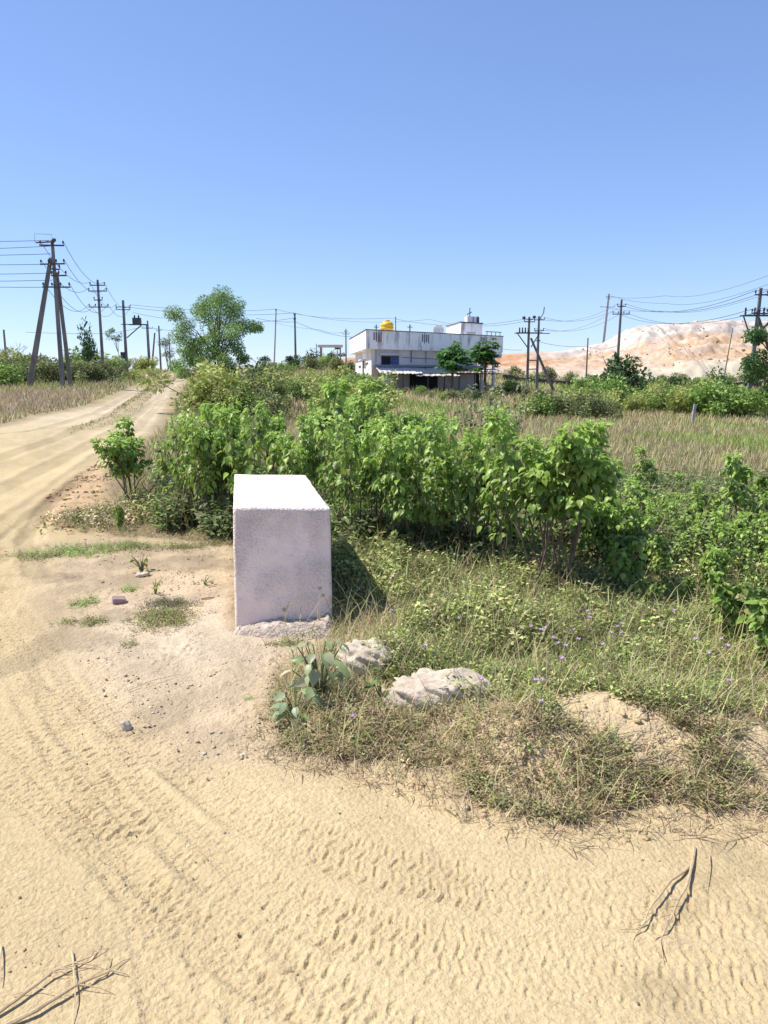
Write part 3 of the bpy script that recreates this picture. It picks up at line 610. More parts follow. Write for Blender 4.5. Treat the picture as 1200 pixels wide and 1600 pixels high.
# ------------------------------------------------------------------ utility poles
def insulator(p, parent, h=.22, up=1):
    m_ = MB(); m_.lathe(p, [(.02,0),(.02,h*.25),(.055,h*.3),(.04,h*.45),(.065,h*.55),(.045,h*.7),(.055,h*.8),(.02,h)], 8); return m_.obj('insulator', M_ins, parent, smooth=True)
def mk_pole(px, Y, pyt, label, arms, r0=.17, r1=.10, lean=(0,0), group='utility poles', name='utility_pole', mt=None):
    r0 *= .74; r1 *= .72
    x = U(px, Y); z0 = TZ(x, Y); top = P(px, pyt, Y).z; h = top - z0
    root = empty(name, (x, Y, z0), label, 'utility pole', group)
    ln = Vector((lean[0], lean[1], 0)); m_ = MB()
    c = [(-r0*1.0,-r0*.8,-.4),(r0,-r0*.8,-.4),(r0,r0*.8,-.4),(-r0,r0*.8,-.4)]; d = [(-r1+ln.x,-r1*.8+ln.y,h),(r1+ln.x,-r1*.8+ln.y,h),(r1+ln.x,r1*.8+ln.y,h),(-r1+ln.x,r1*.8+ln.y,h)]
    m_.add(c+d, [(0,3,2,1),(4,5,6,7),(0,1,5,4),(1,2,6,5),(2,3,7,6),(3,0,4,7)]); m_.obj('pole_shaft', mt or M_pole, root, bevel=.02)
    tips = []
    for a in arms:
        py, hw, ni = a[0], a[1]*.55, a[2]; ang = a[3] if len(a) > 3 else 0; off = a[4] if len(a) > 4 else 0
        zz = P(px, py, Y).z - z0; f = zz/h; c_ = Vector((ln.x*f+off, ln.y*f, zz)); dr_ = Vector((math.cos(ang), math.sin(ang), 0)); pr = Vector((-dr_.y, dr_.x, 0))
        cc = c_ - pr*(r1+.06); m_ = MB()
        vv = []
        for sx in (-hw, hw):
            for sy, sz in ((-.035,-.04),(.035,-.04),(.035,.04),(-.035,.04)): vv.append(cc + dr_*sx + pr*sy + Vector((0,0,sz)))
        m_.add(vv, [(0,1,2,3),(7,6,5,4),(0,4,5,1),(1,5,6,2),(2,6,7,3),(3,7,4,0)]); m_.obj('cross_arm', M_steel, root)
        for k in range(ni):
            t = -1 + 2*k/(ni-1) if ni > 1 else 0
            p = cc + dr_*(t*hw*.93) + Vector((0,0,.05)); insulator(p, root); tips.append(Vector((x,Y,z0)) + p + Vector((0,0,.2)))
    if not arms: tips = [Vector((x+ln.x,Y,top))]
    return root, tips, Vector((x, Y, z0)), h
def strut(root, a, b, r0=.14, r1=.10, name='strut'):
    d = (Vector(b)-Vector(a)); return MB().tube([a, b], [r0, r1], 4).obj(name, M_pole, root)

pA, tA, bA, hA = mk_pole(97,46,375,'tall braced pole nearest on the left, propped by two leaning struts', [(384,1.25,3,.1),(413,1.4,4,-.15),(421,.5,2,.6),(431,.8,3,0,.3),(449,1.45,4,.05,.1)], .17,.11, lean=(0,0))
sb = P(42,584,47); sb.z = TZ(sb.x, sb.y)
for e_, r_ in ((Vector((sb.x,sb.y,sb.z-.3)), .2),): strut(pA, e_-bA, (-.15,0,P(82,403,46).z-bA.z), .20, .12)
strut(pA, (U(110,47.5)-bA.x, 1.5, -.3), (.08,.12,P(86,425,46).z-bA.z), .15,.1)
m_ = MB(); m_.tube([(-.9,-.1,hA-.15),(.2,-.1,hA-.1)], .05); m_.lathe((.15,-.1,hA-.1), [(.06,0),(.12,.04),(.12,.14),(.05,.18)], 8); m_.tube([(-1.0,0,hA-.15),(-1.0,0,hA+.35),(.0,0,hA+.3),(0,0,hA)], .012, 4); m_.obj('top_bracket', M_steel, pA)
pB, tB, bB, hB = mk_pole(162,65,437,'plain pole with four cross arms, second from left at the roadside', [(446,1.15,3),(455,1.4,2),(469,.65,2),(480,1.5,4)], .17,.11)
pC, tC, bC, hC = mk_pole(199,83,469,'thick transformer pole with a side platform beside the cart road', [(480,1.4,3,.2),(484,1.3,2,.2),(507,1.1,0,.1,.3)], .21,.15)
m_ = MB(); z5 = P(199,508,83).z-bC.z
m_.box(.5,-.3,z5,2.4,.3,z5+.1); m_.tube([(.2,0,z5-1.3),(1.8,0,z5)], .06); m_.tube([(2.3,.1,z5-5.2),(2.3,.1,z5)], .05); m_.obj('platform', M_steel, pC)
MB().box(.95,-.28,z5+.101,1.75,.28,z5+.75).lathe((1.12,0,z5+.75),[(.06,0),(.1,.1),(.05,.3)],8).lathe((1.55,0,z5+.75),[(.06,0),(.1,.1),(.05,.3)],8).obj('transformer', M_steel, pC)
MB().box(-.5,-.3,z5-3.5,-.17,.3,z5-2.8).obj('fuse_box', M_steel, pC); MB().box(.1,-.3,.5,1.4,.3,.65).obj('lower_bracket', M_steel, pC)
p_, t1, b1, h1 = mk_pole(235,130,501,'thin pole with one cross arm and a strut leaning right from its foot', [(513,1.6,3),(509,.5,0)], .22,.15)
strut(p_, (.3,0,.5), (U(250,130)-b1.x-.5,0,P(248,520,130).z-b1.z), .18,.14)
p_, t2, b2, h2 = mk_pole(252,132,509,'thin bare pole just left of the road crest, next to the strut', [(517,.8,2)], .2,.15)
mk_pole(267,150,520,'short faint pole at the road crest behind the leafy tree', [(525,.6,2)], .16,.12)
mk_pole(12,120,515,'faint distant pole at the far left beyond the roadside bushes', [], .22,.16)
pE, tE, bE, hE = mk_pole(462.5,106,490,'plain dark pole standing on the slope right of the leafy tree', [(492,.25,2),(500,.25,2)], .2,.15)
p_, tE2, b_, h_ = mk_pole(428,150,483,'slim tilted pole rising behind the ridge beside the leafy tree', [(485,.25,2),(505,.25,0)], .2,.15, lean=(.75,0), mt=M_pale)
p_, tG, b_, h_ = mk_pole(541,125,514,'pole behind the white gateway just left of the house', [(519,.45,2),(522,1.0,2)], .16,.12)
for px, top, t_l in ((588,507,'small pole tip above the roof, left of the yellow tank'),(640,507,'small pole tip with two arms above the roof, right of the yellow tank')):
    mk_pole(px,150,top,t_l, [(top+5,.8,2),(top+3,.4,0)], .2,.15)
# pair with a strut, right of the house
pH, tH, bH, hH = mk_pole(824,76,495,'left post of the paired transformer poles right of the house', [(499,.7,0),(503,1.0,2,.1),(520,1.3,3,.15)], .19,.13)
pI, tI, bI, hI = mk_pole(839,79,494,'right post of the paired transformer poles, propped by a long strut', [(500,1.0,2,.1),(517,.9,2,.1),(521,1.3,0,.1,.4),(532,.4,0)], .19,.13)
e_ = P(868,604,79); strut(pI, (e_.x-bI.x, 0, -.3), (P(830,528,79).x-bI.x, .2, P(830,528,79).z-bI.z), .2,.13)
m_ = MB(); z5 = P(824,521,76).z-bH.z
m_.box(-1.3,-.5,z5,1.2,.5,z5+.08); m_.tube([(-1.1,0,z5),(-.1,0,z5-1.3)], .05); m_.tube([(1.1,.4,z5),(.3,.2,z5-1.3)], .05); m_.obj('platform', M_steel, pH)
for k in range(4): MB().lathe((-.9+.28*k,0,z5+.081), [(.05,0),(.09,.06),(.05,.15),(.09,.22),(.05,.3),(.08,.38),(.03,.5)], 8).obj('fuse', M_ins, pH)
for k, (dx, zz) in enumerate(((-.55,499),(.45,498))): MB().lathe((dx,-.2,P(824,zz,76).z-bH.z), [(.08,0),(.17,.06),(.17,.2),(.06,.28)], 10).obj('switch', M_ins, pH)
MB().tube([(0,0,P(824,563,76).z-bH.z),(bI.x-bH.x,3,P(824,562,76).z-bH.z)], .07).tube([(0,0,P(824,577,76).z-bH.z),(bI.x-bH.x,3,P(824,576,76).z-bH.z)], .06).obj('tie_beam', M_pole, pH)
m_ = MB(); m_.tube([(.1,0,hI-.3),(.45,0,hI+.35),(.5,0,hI+.9)], .05, 5); m_.obj('top_bracket', M_steel, pI)
mk_pole(916,80,528,'thin short pole in front of the pale spoil heap', [], .11,.08)
pJ, tJ, bJ, hJ = mk_pole(963,75,468,'tall pole with two cross arms rising from the dark bush', [(479,.75,2),(491,1.5,4)], .2,.12, lean=(.12,0))
pK, tK, bK, hK = mk_pole(936,215,459,'leaning pole far behind the spoil heap crest', [(464,1.5,2),(466,1.5,0),(480,3.8,4)], .5,.35, lean=(1.6,0), mt=M_pale)
pR, tR, bR, hR = mk_pole(1171,47,450,'nearest pole on the right with a platform and long lower insulators', [(461,.75,2,.1),(462,.5,0,.4,.5),(490,1.0,3,.2)], .17,.12, lean=(.25,0))
m_ = MB(); z5 = P(1171,494,47).z-bR.z
m_.box(-.75,-.3,z5,1.1,.3,z5+.07); m_.tube([(-.65,0,z5),(-.0,0,z5-1.6)], .04); m_.tube([(1.2,0,z5),(.2,0,z5-1.2)], .06); m_.tube([(.25,0,z5-.1),(1.5,0,z5-3)], .09); m_.obj('platform', M_steel, pR)
for k in range(3): MB().lathe((-.55+.55*k,0,z5+.091), [(.04,0),(.07,.1),(.04,.2),(.07,.3),(.03,.42)], 8).obj('fuse', M_ins, pR)
z6 = P(1171,587,47).z-bR.z; m_ = MB().box(-.5,-.25,z6,.4,-.16,z6+.07); m_.obj('cross_arm', M_steel, pR)
for k in range(3): MB().lathe((-.42+.16*k,-.2,z6+.07), [(.02,0),(.045,.05),(.03,.12),(.04,.16),(.01,.2)], 8).obj('insulator', M_ins, pR)
# faint thin posts on the heap
mk_pole(1130,118,512,'thin leaning post on the spoil heap slope near the right pole', [], .12,.08, lean=(.9,0))
mk_pole(495,114,537,'thin post beside the left pillar of the white gateway', [], .09,.07)

# power lines
def wire(pts, sags, label, rad=.016):
    m_ = MB(); path = []
    for i in range(len(pts)-1):
        a, b = pts[i], pts[i+1]; L_ = (b-a).length
        for k in range(12):
            t = k/12; p = a.lerp(b, t); p = p - Vector((0,0,4*sags[min(i, len(sags)-1)]*t*(1-t))); path.append(p)
    path.append(pts[-1]); m_.tube(path, [rad*max(1, p.y/75) for p in path], 5)
    return setp(m_.obj('power_line', M_wire), label, 'power line', 'overhead power lines')
n2o = ['topmost','second','third','fourth','fifth','sixth','seventh','eighth','ninth','tenth','eleventh','twelfth','thirteenth','fourteenth','fifteenth','sixteenth','seventeenth','eighteenth','nineteenth','twentieth']
offs = [374,391,397,409,425,436,440]; att = [376,385,397,413,427,438,449]
for k in range(7):
    a = P(-260, offs[k]-2, 44); b = bA + Vector((-.10, -.1, P(97,att[k],46).z-bA.z)); wire([a, b], [.12], f'{n2o[k]} power line from the left picture edge to the braced pole')
srcs = [tA[i] for i in (0,2,3,6,12,13,15)]; dsts = [tB[i] for i in (0,2,3,4,7,8,10)]
for k, (a, b) in enumerate(zip(srcs, dsts)): wire([a, b], [.85+.05*k], f'{n2o[k]} sagging power line between the braced pole and the next pole')
for k, (a, b) in enumerate(zip([tB[0],tB[2],tB[-4],tB[-1]], [tC[0],tC[2],tC[3],tC[4]])): wire([a, b], [1.0], f'{n2o[k]} power line between the plain roadside pole and the transformer pole')
for k, (a, b) in enumerate(zip([tC[2],tC[4]], [tE2[0],tE[0]])): wire([a, b, P(612+60*k,497+2*k,90), tH[k]], [.5,.7,.7], f'{n2o[k]} long power line from transformer pole over the leafy tree and roof')
wire([tC[1]+Vector((1,0,-.8)), P(300,497,100), P(345,502,104), tE[2]], [.3,.3,.3], 'lower long power line behind the crown of the leafy tree')
wire([P(400,497,104), tE[3]-Vector((0,0,.5)), P(560,527,112)], [.2,.5], 'lower power line sagging from the slope pole towards the house parapet')
wire([P(433,505,148), P(500,515,140), tG[2]], [.2,.3], 'power line from the ridge pole down to the pole behind the gateway')
wire([P(40,519,125), P(170,521,125), t1[0], P(330,523,128)], [.1,.1,.1], 'faint far power line low over the left bushes')
for k, (a, b, c) in enumerate(((tI[0],tJ[0],tR[0]),(tI[1],tJ[1],tR[1]),(tI[2],tJ[2],tR[2]),(tI[3],tJ[4],tR[4]))):
    wire([a, b, c, c + Vector((9, -14, .8))], [.9,1.0,.3], f'{n2o[k]} power line from the paired poles past the dark bush to the right pole')
for k in range(3): wire([tK[k], P(1040,462+12*k,130), P(1215,425+14*k,60)], [.5,.8], f'{n2o[k]} power line from the leaning far pole to the upper right edge')
wire([tI[2]-Vector((0,0,1.2)), P(917,541,80), tJ[3]-Vector((0,0,3.2))], [.25,.3], 'low power line crossing the thin short pole before the heap')
wire([P(785,545,75), tH[2]-Vector((0,0,1.9))], [.05], 'low slack line entering the paired poles from the house')

# gateway, marker post, low wall
gp = P(515,575,115); gx = gp.x; gw = empty('gateway', (gx,115,TZ(gx,115)), 'white concrete gateway frame on the slope left of the house', 'gateway'); gz = TZ(gx,115)
MW = mat('whitewashed_gate', (.70,.68,.66), .8); MP = mat('pinkish_gate_pillar', (.42,.34,.33), .9)
x0, x1 = U(497,115)-gx, U(536,115)-gx; zt, zb = P(515,538.5,115).z-gz, P(515,543,115).z-gz
MB().box(x0,-.3,zb,x1,.3,zt).obj('lintel', MW, gw, bevel=.03)
MB().box(U(500.5,115)-gx,-.2,-.3,U(504,115)-gx,.2,zb-.002).obj('pillar', MP, gw); MB().box(U(531,115)-gx,-.15,-.3,U(533.2,115)-gx,.15,zb-.002).obj('pillar', MP, gw)
p = G(1081,664); z1 = P(1084,631,p.y).z
mp_ = MB(); hh = z1-p.z; mp_.add([(-.07,-.06,-.2),(.07,-.06,-.2),(.07,.06,-.2),(-.07,.06,-.2),(.03,-.05,hh),(.15,-.05,hh-.05),(.15,.05,hh-.05),(.03,.05,hh)], [(0,3,2,1),(4,5,6,7),(0,1,5,4),(1,2,6,5),(2,3,7,6),(3,0,4,7)])
o = mp_.obj('marker_post', mat('pale_stone_post', (.40,.40,.42), .9, dark=(.22,.22,.24), scale=6), bevel=.01); o.location = p; setp(o, 'short leaning grey stone post in the tan grass before the bushes', 'marker post')
m_ = MB(); a, b = P(785,596,95), P(1190,596,92); 
for k in range(60):
    t0, t1_ = k/60, (k+1)/60; p0, p1 = a.lerp(b, t0), a.lerp(b, t1_-.001); z0 = TZ(p0.x, p0.y); h_ = .55+.18*random.random()
    m_.box(p0.x,p0.y-.25,z0-.3,p1.x,p0.y+.2+.1*random.random(),z0+h_)
setp(m_.obj('field_wall', mat('dark_dry_stone', (.10,.085,.075), .95, dark=(.04,.035,.03), scale=2), bevel=.05), 'long low dark stone wall across the field below the heap', 'wall')
for px, py, s_k, lb in ((846,628,.35,'dark red rock in the bushes nearer the paired poles'),(897,624,.3,'dark red rock in the bushes nearer the dark bush')):
    p = G(px, py+6); iv2, if2 = ico(3); d = 1+.35*(fbm(iv2[:,0]*2+iv2[:,2]*3+px, iv2[:,1]*2+5, 4, 7)-.47)*2
    o = npmesh('rock', iv2*d[:,None]*np.array([1.3,.9,.9])*s_k, if2, mat('red_laterite', (.24,.09,.055), .9, dark=(.08,.04,.03), scale=4)); o.location = (p.x, p.y-6, TZ(p.x, p.y-6)+s_k*.6+.35); setp(o, lb, 'rock', 'red rocks in the bushes')
    o.location.z = TZ(p.x, p.y-6) + s_k*.3

# ------------------------------------------------------------------ foreground rocks, sticks
def lump(px, py, size, seed, label, rz=0, name='rock', m_=M_rock, grp=None, cat='rock', sub=5):
    p = G(px, py); v_, f_ = ico(sub); a = v_@np.array([[1,.2],[.4,1.1],[.7,-.6]])
    d = 1 + .5*(fbm(a[:,0]*1.6+seed, a[:,1]*1.6, 3, seed)-.47)*2 + .16*(fbm(a[:,0]*6, a[:,1]*6+seed, 5, seed+3)-.47)*2 - .10*sstep(.06,0,np.abs(fbm(a[:,0]*1.9+3, a[:,1]*1.9, 2, seed+9)-.40))
    v_ = np.sign(v_)*np.abs(v_)**.8*d[:,None]*np.array(size)
    o = npmesh(name, v_, f_, m_, smooth=False); o.location = (p.x, p.y, TZ(p.x, p.y)+size[2]*.22); o.rotation_euler = (0,0,rz); return setp(o, label, cat, grp)
lump(572,1045,(.16,.15,.115),11,'pale rounded concrete lump nearest the block, right of its foot', .3)
lump(676,1094,(.22,.13,.10),5,'long pale cracked concrete lump lying in the weeds right of the first', -.1)
lump(197,1138,(.024,.022,.032),31,'small upright grey stone alone on the bare dirt left of the block', .5, 'stone', sub=3)
o = MB().box(-.045,-.03,-.02,.045,.03,.022).obj('brick_piece', mat('purple_brick', (.34,.24,.24), .9), bevel=.004); p = G(186,942); o.location = (p.x,p.y,p.z+.02); o.rotation_euler = (.2,.15,.5); setp(o, 'broken purplish brick piece lying on the dirt left of the block', 'brick')
lump(222,898,(.055,.05,.02),33,'flat pale stone on the dirt beside the yellowing seedling', .2, 'stone', sub=3)
lump(1000,1166+25,(.035,.03,.03),35,'rounded earth lump on the bare bank among dry weeds', .2, 'stone', M_clod, sub=3)
lump(795,1243,(.035,.03,.03),36,'earth lump at the grass edge beside the sandy road', .7, 'stone', M_clod, sub=3)
o = MB().tube([(-.05,0,0),(.0,.004,.006),(.05,.01,.004)], [.007,.008,.006], 8).obj('stick', M_stick); p = G(325,936); o.location = (p.x,p.y,p.z+.006); o.rotation_euler = (0,0,.25); setp(o, 'short straight brown stick lying just left of the block', 'stick')
def stalk(pix, rad, label, kind_grp, branches=()):
    pts = [G(*q_) for q_ in pix]; o0 = pts[0].copy(); m_ = MB()
    sm = []
    for i in range(len(pts)-1):
        for k in range(5): sm.append(pts[i].lerp(pts[i+1], k/5))
    sm.append(pts[-1]); n_ = len(sm); loc = []
    for i, q_ in enumerate(sm): loc.append(q_ - o0 + Vector((.0015*math.sin(i*.9), .001*math.cos(i*1.1), .008 + .012*math.sin(math.pi*i/n_))))
    rad *= .75; m_.tube(loc, [rad*(1-.7*i/n_)*(1+.12*math.sin(i*2.7+rad*900)) for i in range(n_)], 6); r_ = random.Random(int(pix[0][0]))
    for _ in range(7 if rad < .0078 and rad > .0035 else 1):
        i = r_.randrange(n_//2, n_); a = r_.uniform(-1, 1); d = (loc[min(i+1,n_-1)]-loc[max(i-1,0)]).normalized(); d = Matrix.Rotation(a, 3, 'Z')@d; L_ = r_.uniform(.03,.1)
        m_.tube([loc[i], loc[i]+d*L_*.6+Vector((0,0,.004)), loc[i]+d*L_+Vector((.004,0,-.008))], [rad*.3, rad*.2, rad*.1], 4)
    o = m_.obj('dry_stalk', M_stick); o.location = o0; return setp(o, label, 'dry stalk', kind_grp)
gR, gL = 'dry stalks lying at lower right', 'dry stalks lying at lower left'
stalk([(1085,1327),(1078,1375),(1068,1400),(1048,1440),(1032,1475)], .0075, 'thick split dry stalk, the rightward of the long pair at lower right', gR)
stalk([(1078,1357),(1050,1382),(1020,1420),(1005,1450),(990,1472)], .006, 'dry stalk left of the long pair meeting at lower right', gR)
stalk([(1109,1340),(1106,1370),(1100,1396)], .003, 'short thin straight dry stalk rightmost on the sand', gR)
stalk([(1103,1310),(1070,1312),(1045,1315)], .003, 'small brown twig lying across above the long pair of stalks', gR)
stalk([(-40,1610),(30,1570),(80,1530),(140,1500)], .008, 'upper thick dry stalk slanting out of the lower left corner', gL)
stalk([(-30,1625),(60,1588),(110,1555),(175,1521)], .009, 'lower thick dry stalk slanting from the lower left corner, longest one', gL)
stalk([(112,1490),(117,1530),(118,1570),(114,1620)], .004, 'thin upright dry stalk crossing the two thick ones', gL)
stalk([(2,1480),(1,1510),(1,1545)], .004, 'short dry stalk at the left picture edge', gL)
stalk([(20,1560),(60,1553),(100,1562)], .002, 'tiny twig between the two thick stalks at lower left', gL)
stalk([(200,1082),(235,1070),(285,1056)], .003, 'thin dark twig on the bare dirt below the block', None)
# clods and gravel (uncountable)
cv, cf = ico(1); cv = cv*(1+.3*np.sin(cv*5.1).sum(1)[:,None]*.4)
def clods(n_, poly, smin, smax, name, label, cols):
    lo, hi = poly.min(0), poly.max(0); pos = []
    c = rng.uniform(lo, hi, (n_*4, 2)); k = pdist(c[:,0], c[:,1], poly) > 0; c = c[k][:n_]; c = c[fbm(c[:,0]*3, c[:,1]*3, 3, 19) > .42]
    z = terrain(c[:,0], c[:,1]) - .002; s = np.array([1,1,.55])*(smin + (smax-smin)*rng.random(len(c))**7)[:,None]*rng.uniform(.6,1.2,(len(c),3))
    return scatter(cv, [cf], np.stack([c[:,0], c[:,1], z+s[:,2]*.4+.003], 1), zrot(rng.uniform(0,6.28,len(c))), s, pick(cols, len(c), .12))
NEARS = wpoly([(-100,900),(1300,1250),(1300,1680),(-100,1680)])
MND = wpoly([(800,1120),(950,1080),(1150,1200),(1150,1290),(900,1330),(700,1280)])
VG = merge([clods(9000, DIRT, .002, .012, '', '', [(.54,.43,.31),(.60,.49,.38),(.46,.36,.26)]), clods(2200, GRAVEL, .006, .035, '', '', [(.44,.31,.17),(.36,.25,.14),(.5,.4,.27)]),
            clods(3500, NEARS, .0015, .006, '', '', [(.42,.33,.2),(.36,.28,.17)]), clods(1500, MND, .004, .022, '', '', [(.58,.44,.27),(.5,.37,.2)])])
setp(npmesh('soil_clods', VG[0], VG[1], M_ground, tint=VG[2]), 'loose crumbs of pale soil and gravel scattered over bare ground', 'soil', kind='stuff')

# ------------------------------------------------------------------ plants
GREEN = [(.27,.40,.07),(.34,.47,.09),(.20,.32,.06),(.42,.54,.13)]
OLD = [(.13,.19,.05),(.20,.24,.08),(.10,.14,.04)]
YEL = [(.42,.44,.13),(.36,.40,.12)]
def shrub_parts(seed, H_, nst, spread, zone=.5, leaf=(.045,.078), dens=1.0, cols=GREEN, old=OLD, topc=None):
    r_ = np.random.default_rng(seed); mb_ = MB(); LP, LX, LS, LC = [], [], [], []
    for s in range(nst):
        az = r_.uniform(0, 6.28); out = spread*r_.uniform(.15, 1); h = H_*r_.uniform(.72, 1.0) if s else H_
        b0 = np.array([r_.normal(0,.05), r_.normal(0,.05), -.05]); d = np.array([math.cos(az)*out, math.sin(az)*out, 0]); pts = []
        for k in range(7):
            t = k/6; pts.append(b0 + d*t**.8 + np.array([r_.normal(0,.012), r_.normal(0,.012), (h+.02)*t]))
        mb_.tube(pts, [.0075*(1-.7*k/6) for k in range(7)], 5, cap=False)
        pts = np.array(pts); nb = max(8, int(80*h*dens))
        for q_ in range(nb):
            t = 1-(1-zone)*r_.random()**1.3 if q_ > nb*.3 else r_.uniform(.9, 1.0)
            i = min(5, int(t*6)); f = t*6-i; p = pts[i]*(1-f)+pts[i+1]*f
            a = r_.uniform(0, 6.28); pet = r_.uniform(.02,.09)*(1.3-t*.7)
            o_ = np.array([math.cos(a), math.sin(a), 0]); p = p + o_*pet + np.array([0,0,pet*.4]); LP.append(p)
            dr = -r_.uniform(.3,1.3) if t < .93 else r_.uniform(-.6,.6); LX.append(o_ + np.array([0,0,dr]) + r_.normal(0,.2,3))
            LS.append(r_.uniform(*leaf)*(.55 if t > .96 else 1)); pal = (cols if r_.random() < .74 else (YEL if r_.random() < .35 else old)); c = np.array(pal[r_.integers(len(pal))])*r_.uniform(.65,1.3)
            if t > .9 and topc is not None: c = np.array(topc)*r_.uniform(.85,1.15)
            LC.append(c)
        # side twigs
        for _ in range(2):
            i = r_.integers(2, 5); a = r_.uniform(0,6.28); L_ = r_.uniform(.1,.28)*H_; q0 = pts[i]; q1 = q0 + np.array([math.cos(a)*L_*.6, math.sin(a)*L_*.6, L_*.8]); mb_.tube([q0, (q0+q1)/2+.01, q1], [.005,.004,.002], 4, cap=False)
            if q1[2] > H_*zone*.8:
                for _k in range(int(15*dens)):
                    b = r_.uniform(0,6.28); t = r_.uniform(.5,1); LP.append(q0+(q1-q0)*t+np.array([math.cos(b),math.sin(b),.3])*.03); LX.append([math.cos(b), math.sin(b), -r_.uniform(.1,1.1)]); LS.append(r_.uniform(*leaf)); LC.append(np.array(cols[r_.integers(len(cols))])*r_.uniform(.8,1.2))
    LP = np.array(LP); LX = np.array(LX, float); n_ = len(LP); up = np.tile([0,0,1.0], (n_,1)) + r_.normal(0,.25,(n_,3))
    s = np.array(LS)[:,None]*np.stack([np.ones(n_), r_.uniform(.8,1.15,n_), r_.uniform(.7,1.6,n_)], 1)
    return mb_, scatter(LEAF_V, LEAF_F, LP, frame(LX, up, r_.normal(0,.35,n_)), s, np.clip(np.array(LC), .01, .6))
TOP = (.38,.54,.11)
def proto(name, cat, *a, **k):
    mb_, (V_, F_, T_) = shrub_parts(*a, **k); root = empty(name, (0,0,-50), 'x', cat); mb_.obj('stems', M_stem, root); npmesh('foliage', V_, F_, M_leaf, root, tint=T_, smooth=False); return root
PR = {'T': [proto('leafy_shrub','shrub', 300+i, 1.0, 5+(i*2)%5, .20+.04*i, [.45,.3,.5,.38,.55,.42,.35][i], topc=TOP, dens=[1,.8,1.15,.7,1,.9,1.2][i], leaf=[(.045,.078),(.035,.065),(.05,.085),(.04,.07),(.045,.075),(.05,.08),(.035,.06)][i]) for i in range(7)],
      'S': [proto('leafy_shrub','shrub', 320+i, 1.0, 2, .07, .55, dens=1.5, topc=TOP) for i in range(3)],
      'L': [proto('leafy_shrub','shrub', 340+i, 1.0, 6, .5, .12, dens=1.0, leaf=(.085,.14)) for i in range(3)],
      'W': [proto('leafy_shrub','shrub', 360, 1.0, 7, .42, .50, topc=TOP, dens=2.2, leaf=(.035,.06)), proto('leafy_shrub','shrub', 361, 1.0, 12, .42, .56, dens=2.4, topc=TOP, leaf=(.033,.056))],
      'P': [proto('pale_shrub','shrub', 380+i, 1.0, 6, .35, .35, leaf=(.03,.055), dens=.7, cols=[(.42,.46,.25),(.34,.38,.18),(.20,.26,.09)], old=[(.2,.2,.1)]) for i in range(2)]}
cnt = {}
def place(kind, px, base, topy, label, group, Y=None, sx=1.0, rz=None):
    lst = PR[kind]; i = cnt.get(kind, 0); cnt[kind] = i+1; pr = lst[i % len(lst)]
    if Y is None: p = G(px, base)
    else: x = U(px, Y); p = Vector((x, Y, TZ(x, Y)))
    h = max(.12, P(px, topy, p.y).z - p.z)
    o = pr if i < len(lst) else copy_tree(pr)
    o.location = p; o.scale = (h*sx, h*sx, h); o.rotation_euler = (0,0,random.uniform(0,6.28) if rz is None else rz); setp(o, label, 'shrub', group); return o
ORD = ['first','second','third','fourth','fifth','sixth','seventh','eighth','ninth','tenth','eleventh','twelfth','thirteenth','fourteenth','fifteenth','sixteenth','seventeenth','eighteenth','nineteenth','twentieth','twenty-first','twenty-second','twenty-third','twenty-fourth','twenty-fifth','twenty-sixth','twenty-seventh','twenty-eighth','twenty-ninth','thirtieth']
gsh_ = 'broad leaved shrubs behind the concrete block'
place('W', 207, 800, 650, 'leafy shrub standing alone between the road and the block', gsh_, sx=1.2)
place('T', 312, 822, 628, 'tall leafy shrub with bare lower stems just left of the block', gsh_, sx=.85)
place('W', 868, 925, 634, 'largest leafy shrub, its tall crown rising before the open tan grass', gsh_, sx=1.05)
rowF = [(285,812,645),(345,812,650),(545,862,648),(592,868,632),(640,880,668),(690,878,650),(735,885,655),(790,898,662),(925,890,700)]
rowM = [(300,638),(345,642),(392,640),(438,650),(485,645),(530,640),(575,652),(622,640),(668,655),(712,640),(758,665),(805,700),(850,668)]
rowB = [(345,618),(385,628),(430,634),(470,622),(505,618),(550,612),(598,622),(645,616),(688,632),(730,655)]
for k, (px, b, t) in enumerate(rowF): place('T', px, b, t + [0,14,-10,22,6,-14,18,-4,10][k%9], f'leafy shrub, {ORD[k]} from left in the front row of the thicket', gsh_, sx=.85)
for k, (px, t) in enumerate(rowM): place('T', px, None, t + [0,18,-8,26,4,30,-10,16,-6,22,8][k%11], f'leafy shrub, {ORD[k]} from left in the middle row of the thicket', gsh_, Y=7.9+.5*math.sin(k*2.1), sx=.75+.1*math.sin(k*1.3))
for k, (px, t) in enumerate(rowB): place('T', px, None, t + [0,12,-12,20,0,10,-14,18][k%8], f'leafy shrub, {ORD[k]} from left in the back row of the thicket', gsh_, Y=9.8+.6*math.sin(k*1.7), sx=.7)
place('S', 497, None, 588, 'thin leafy shoot rising above the thicket left of the house', gsh_, Y=9.4, sx=1.2)
place('S', 560, None, 590, 'thin leafy shoot in front of the house corner', gsh_, Y=11, sx=1.2)
place('S', 1000, 800, 697, 'bright green single shoot before the tan grass, left one of three', gsh_, sx=1.1)
place('S', 1064, 800, 738, 'small single shoot before the tan grass, middle one of three', gsh_, sx=1.0)
place('S', 1146, 860, 702, 'tall single shoot before the tan grass, right one of three', gsh_, sx=1.1)
gsl = 'low leafy shrubs at right'
for k, (px, b, t, s) in enumerate([(955,850,765,.9),(985,935,835,1),(1020,870,790,.8),(1045,880,775,.9),(1065,950,900,1),(1105,860,770,1),(1125,900,790,1),(1150,1000,900,1.2),(1160,880,800,1),(1190,960,850,1.2),(1195,820,740,1),(1210,1040,930,1.2)]):
    place('L' if k % 3 else 'T', px, b, t, f'low leafy shrub right of the tallest one, {ORD[k]} from the left', gsl, sx=s)
gsp = 'seedlings on the bare dirt'
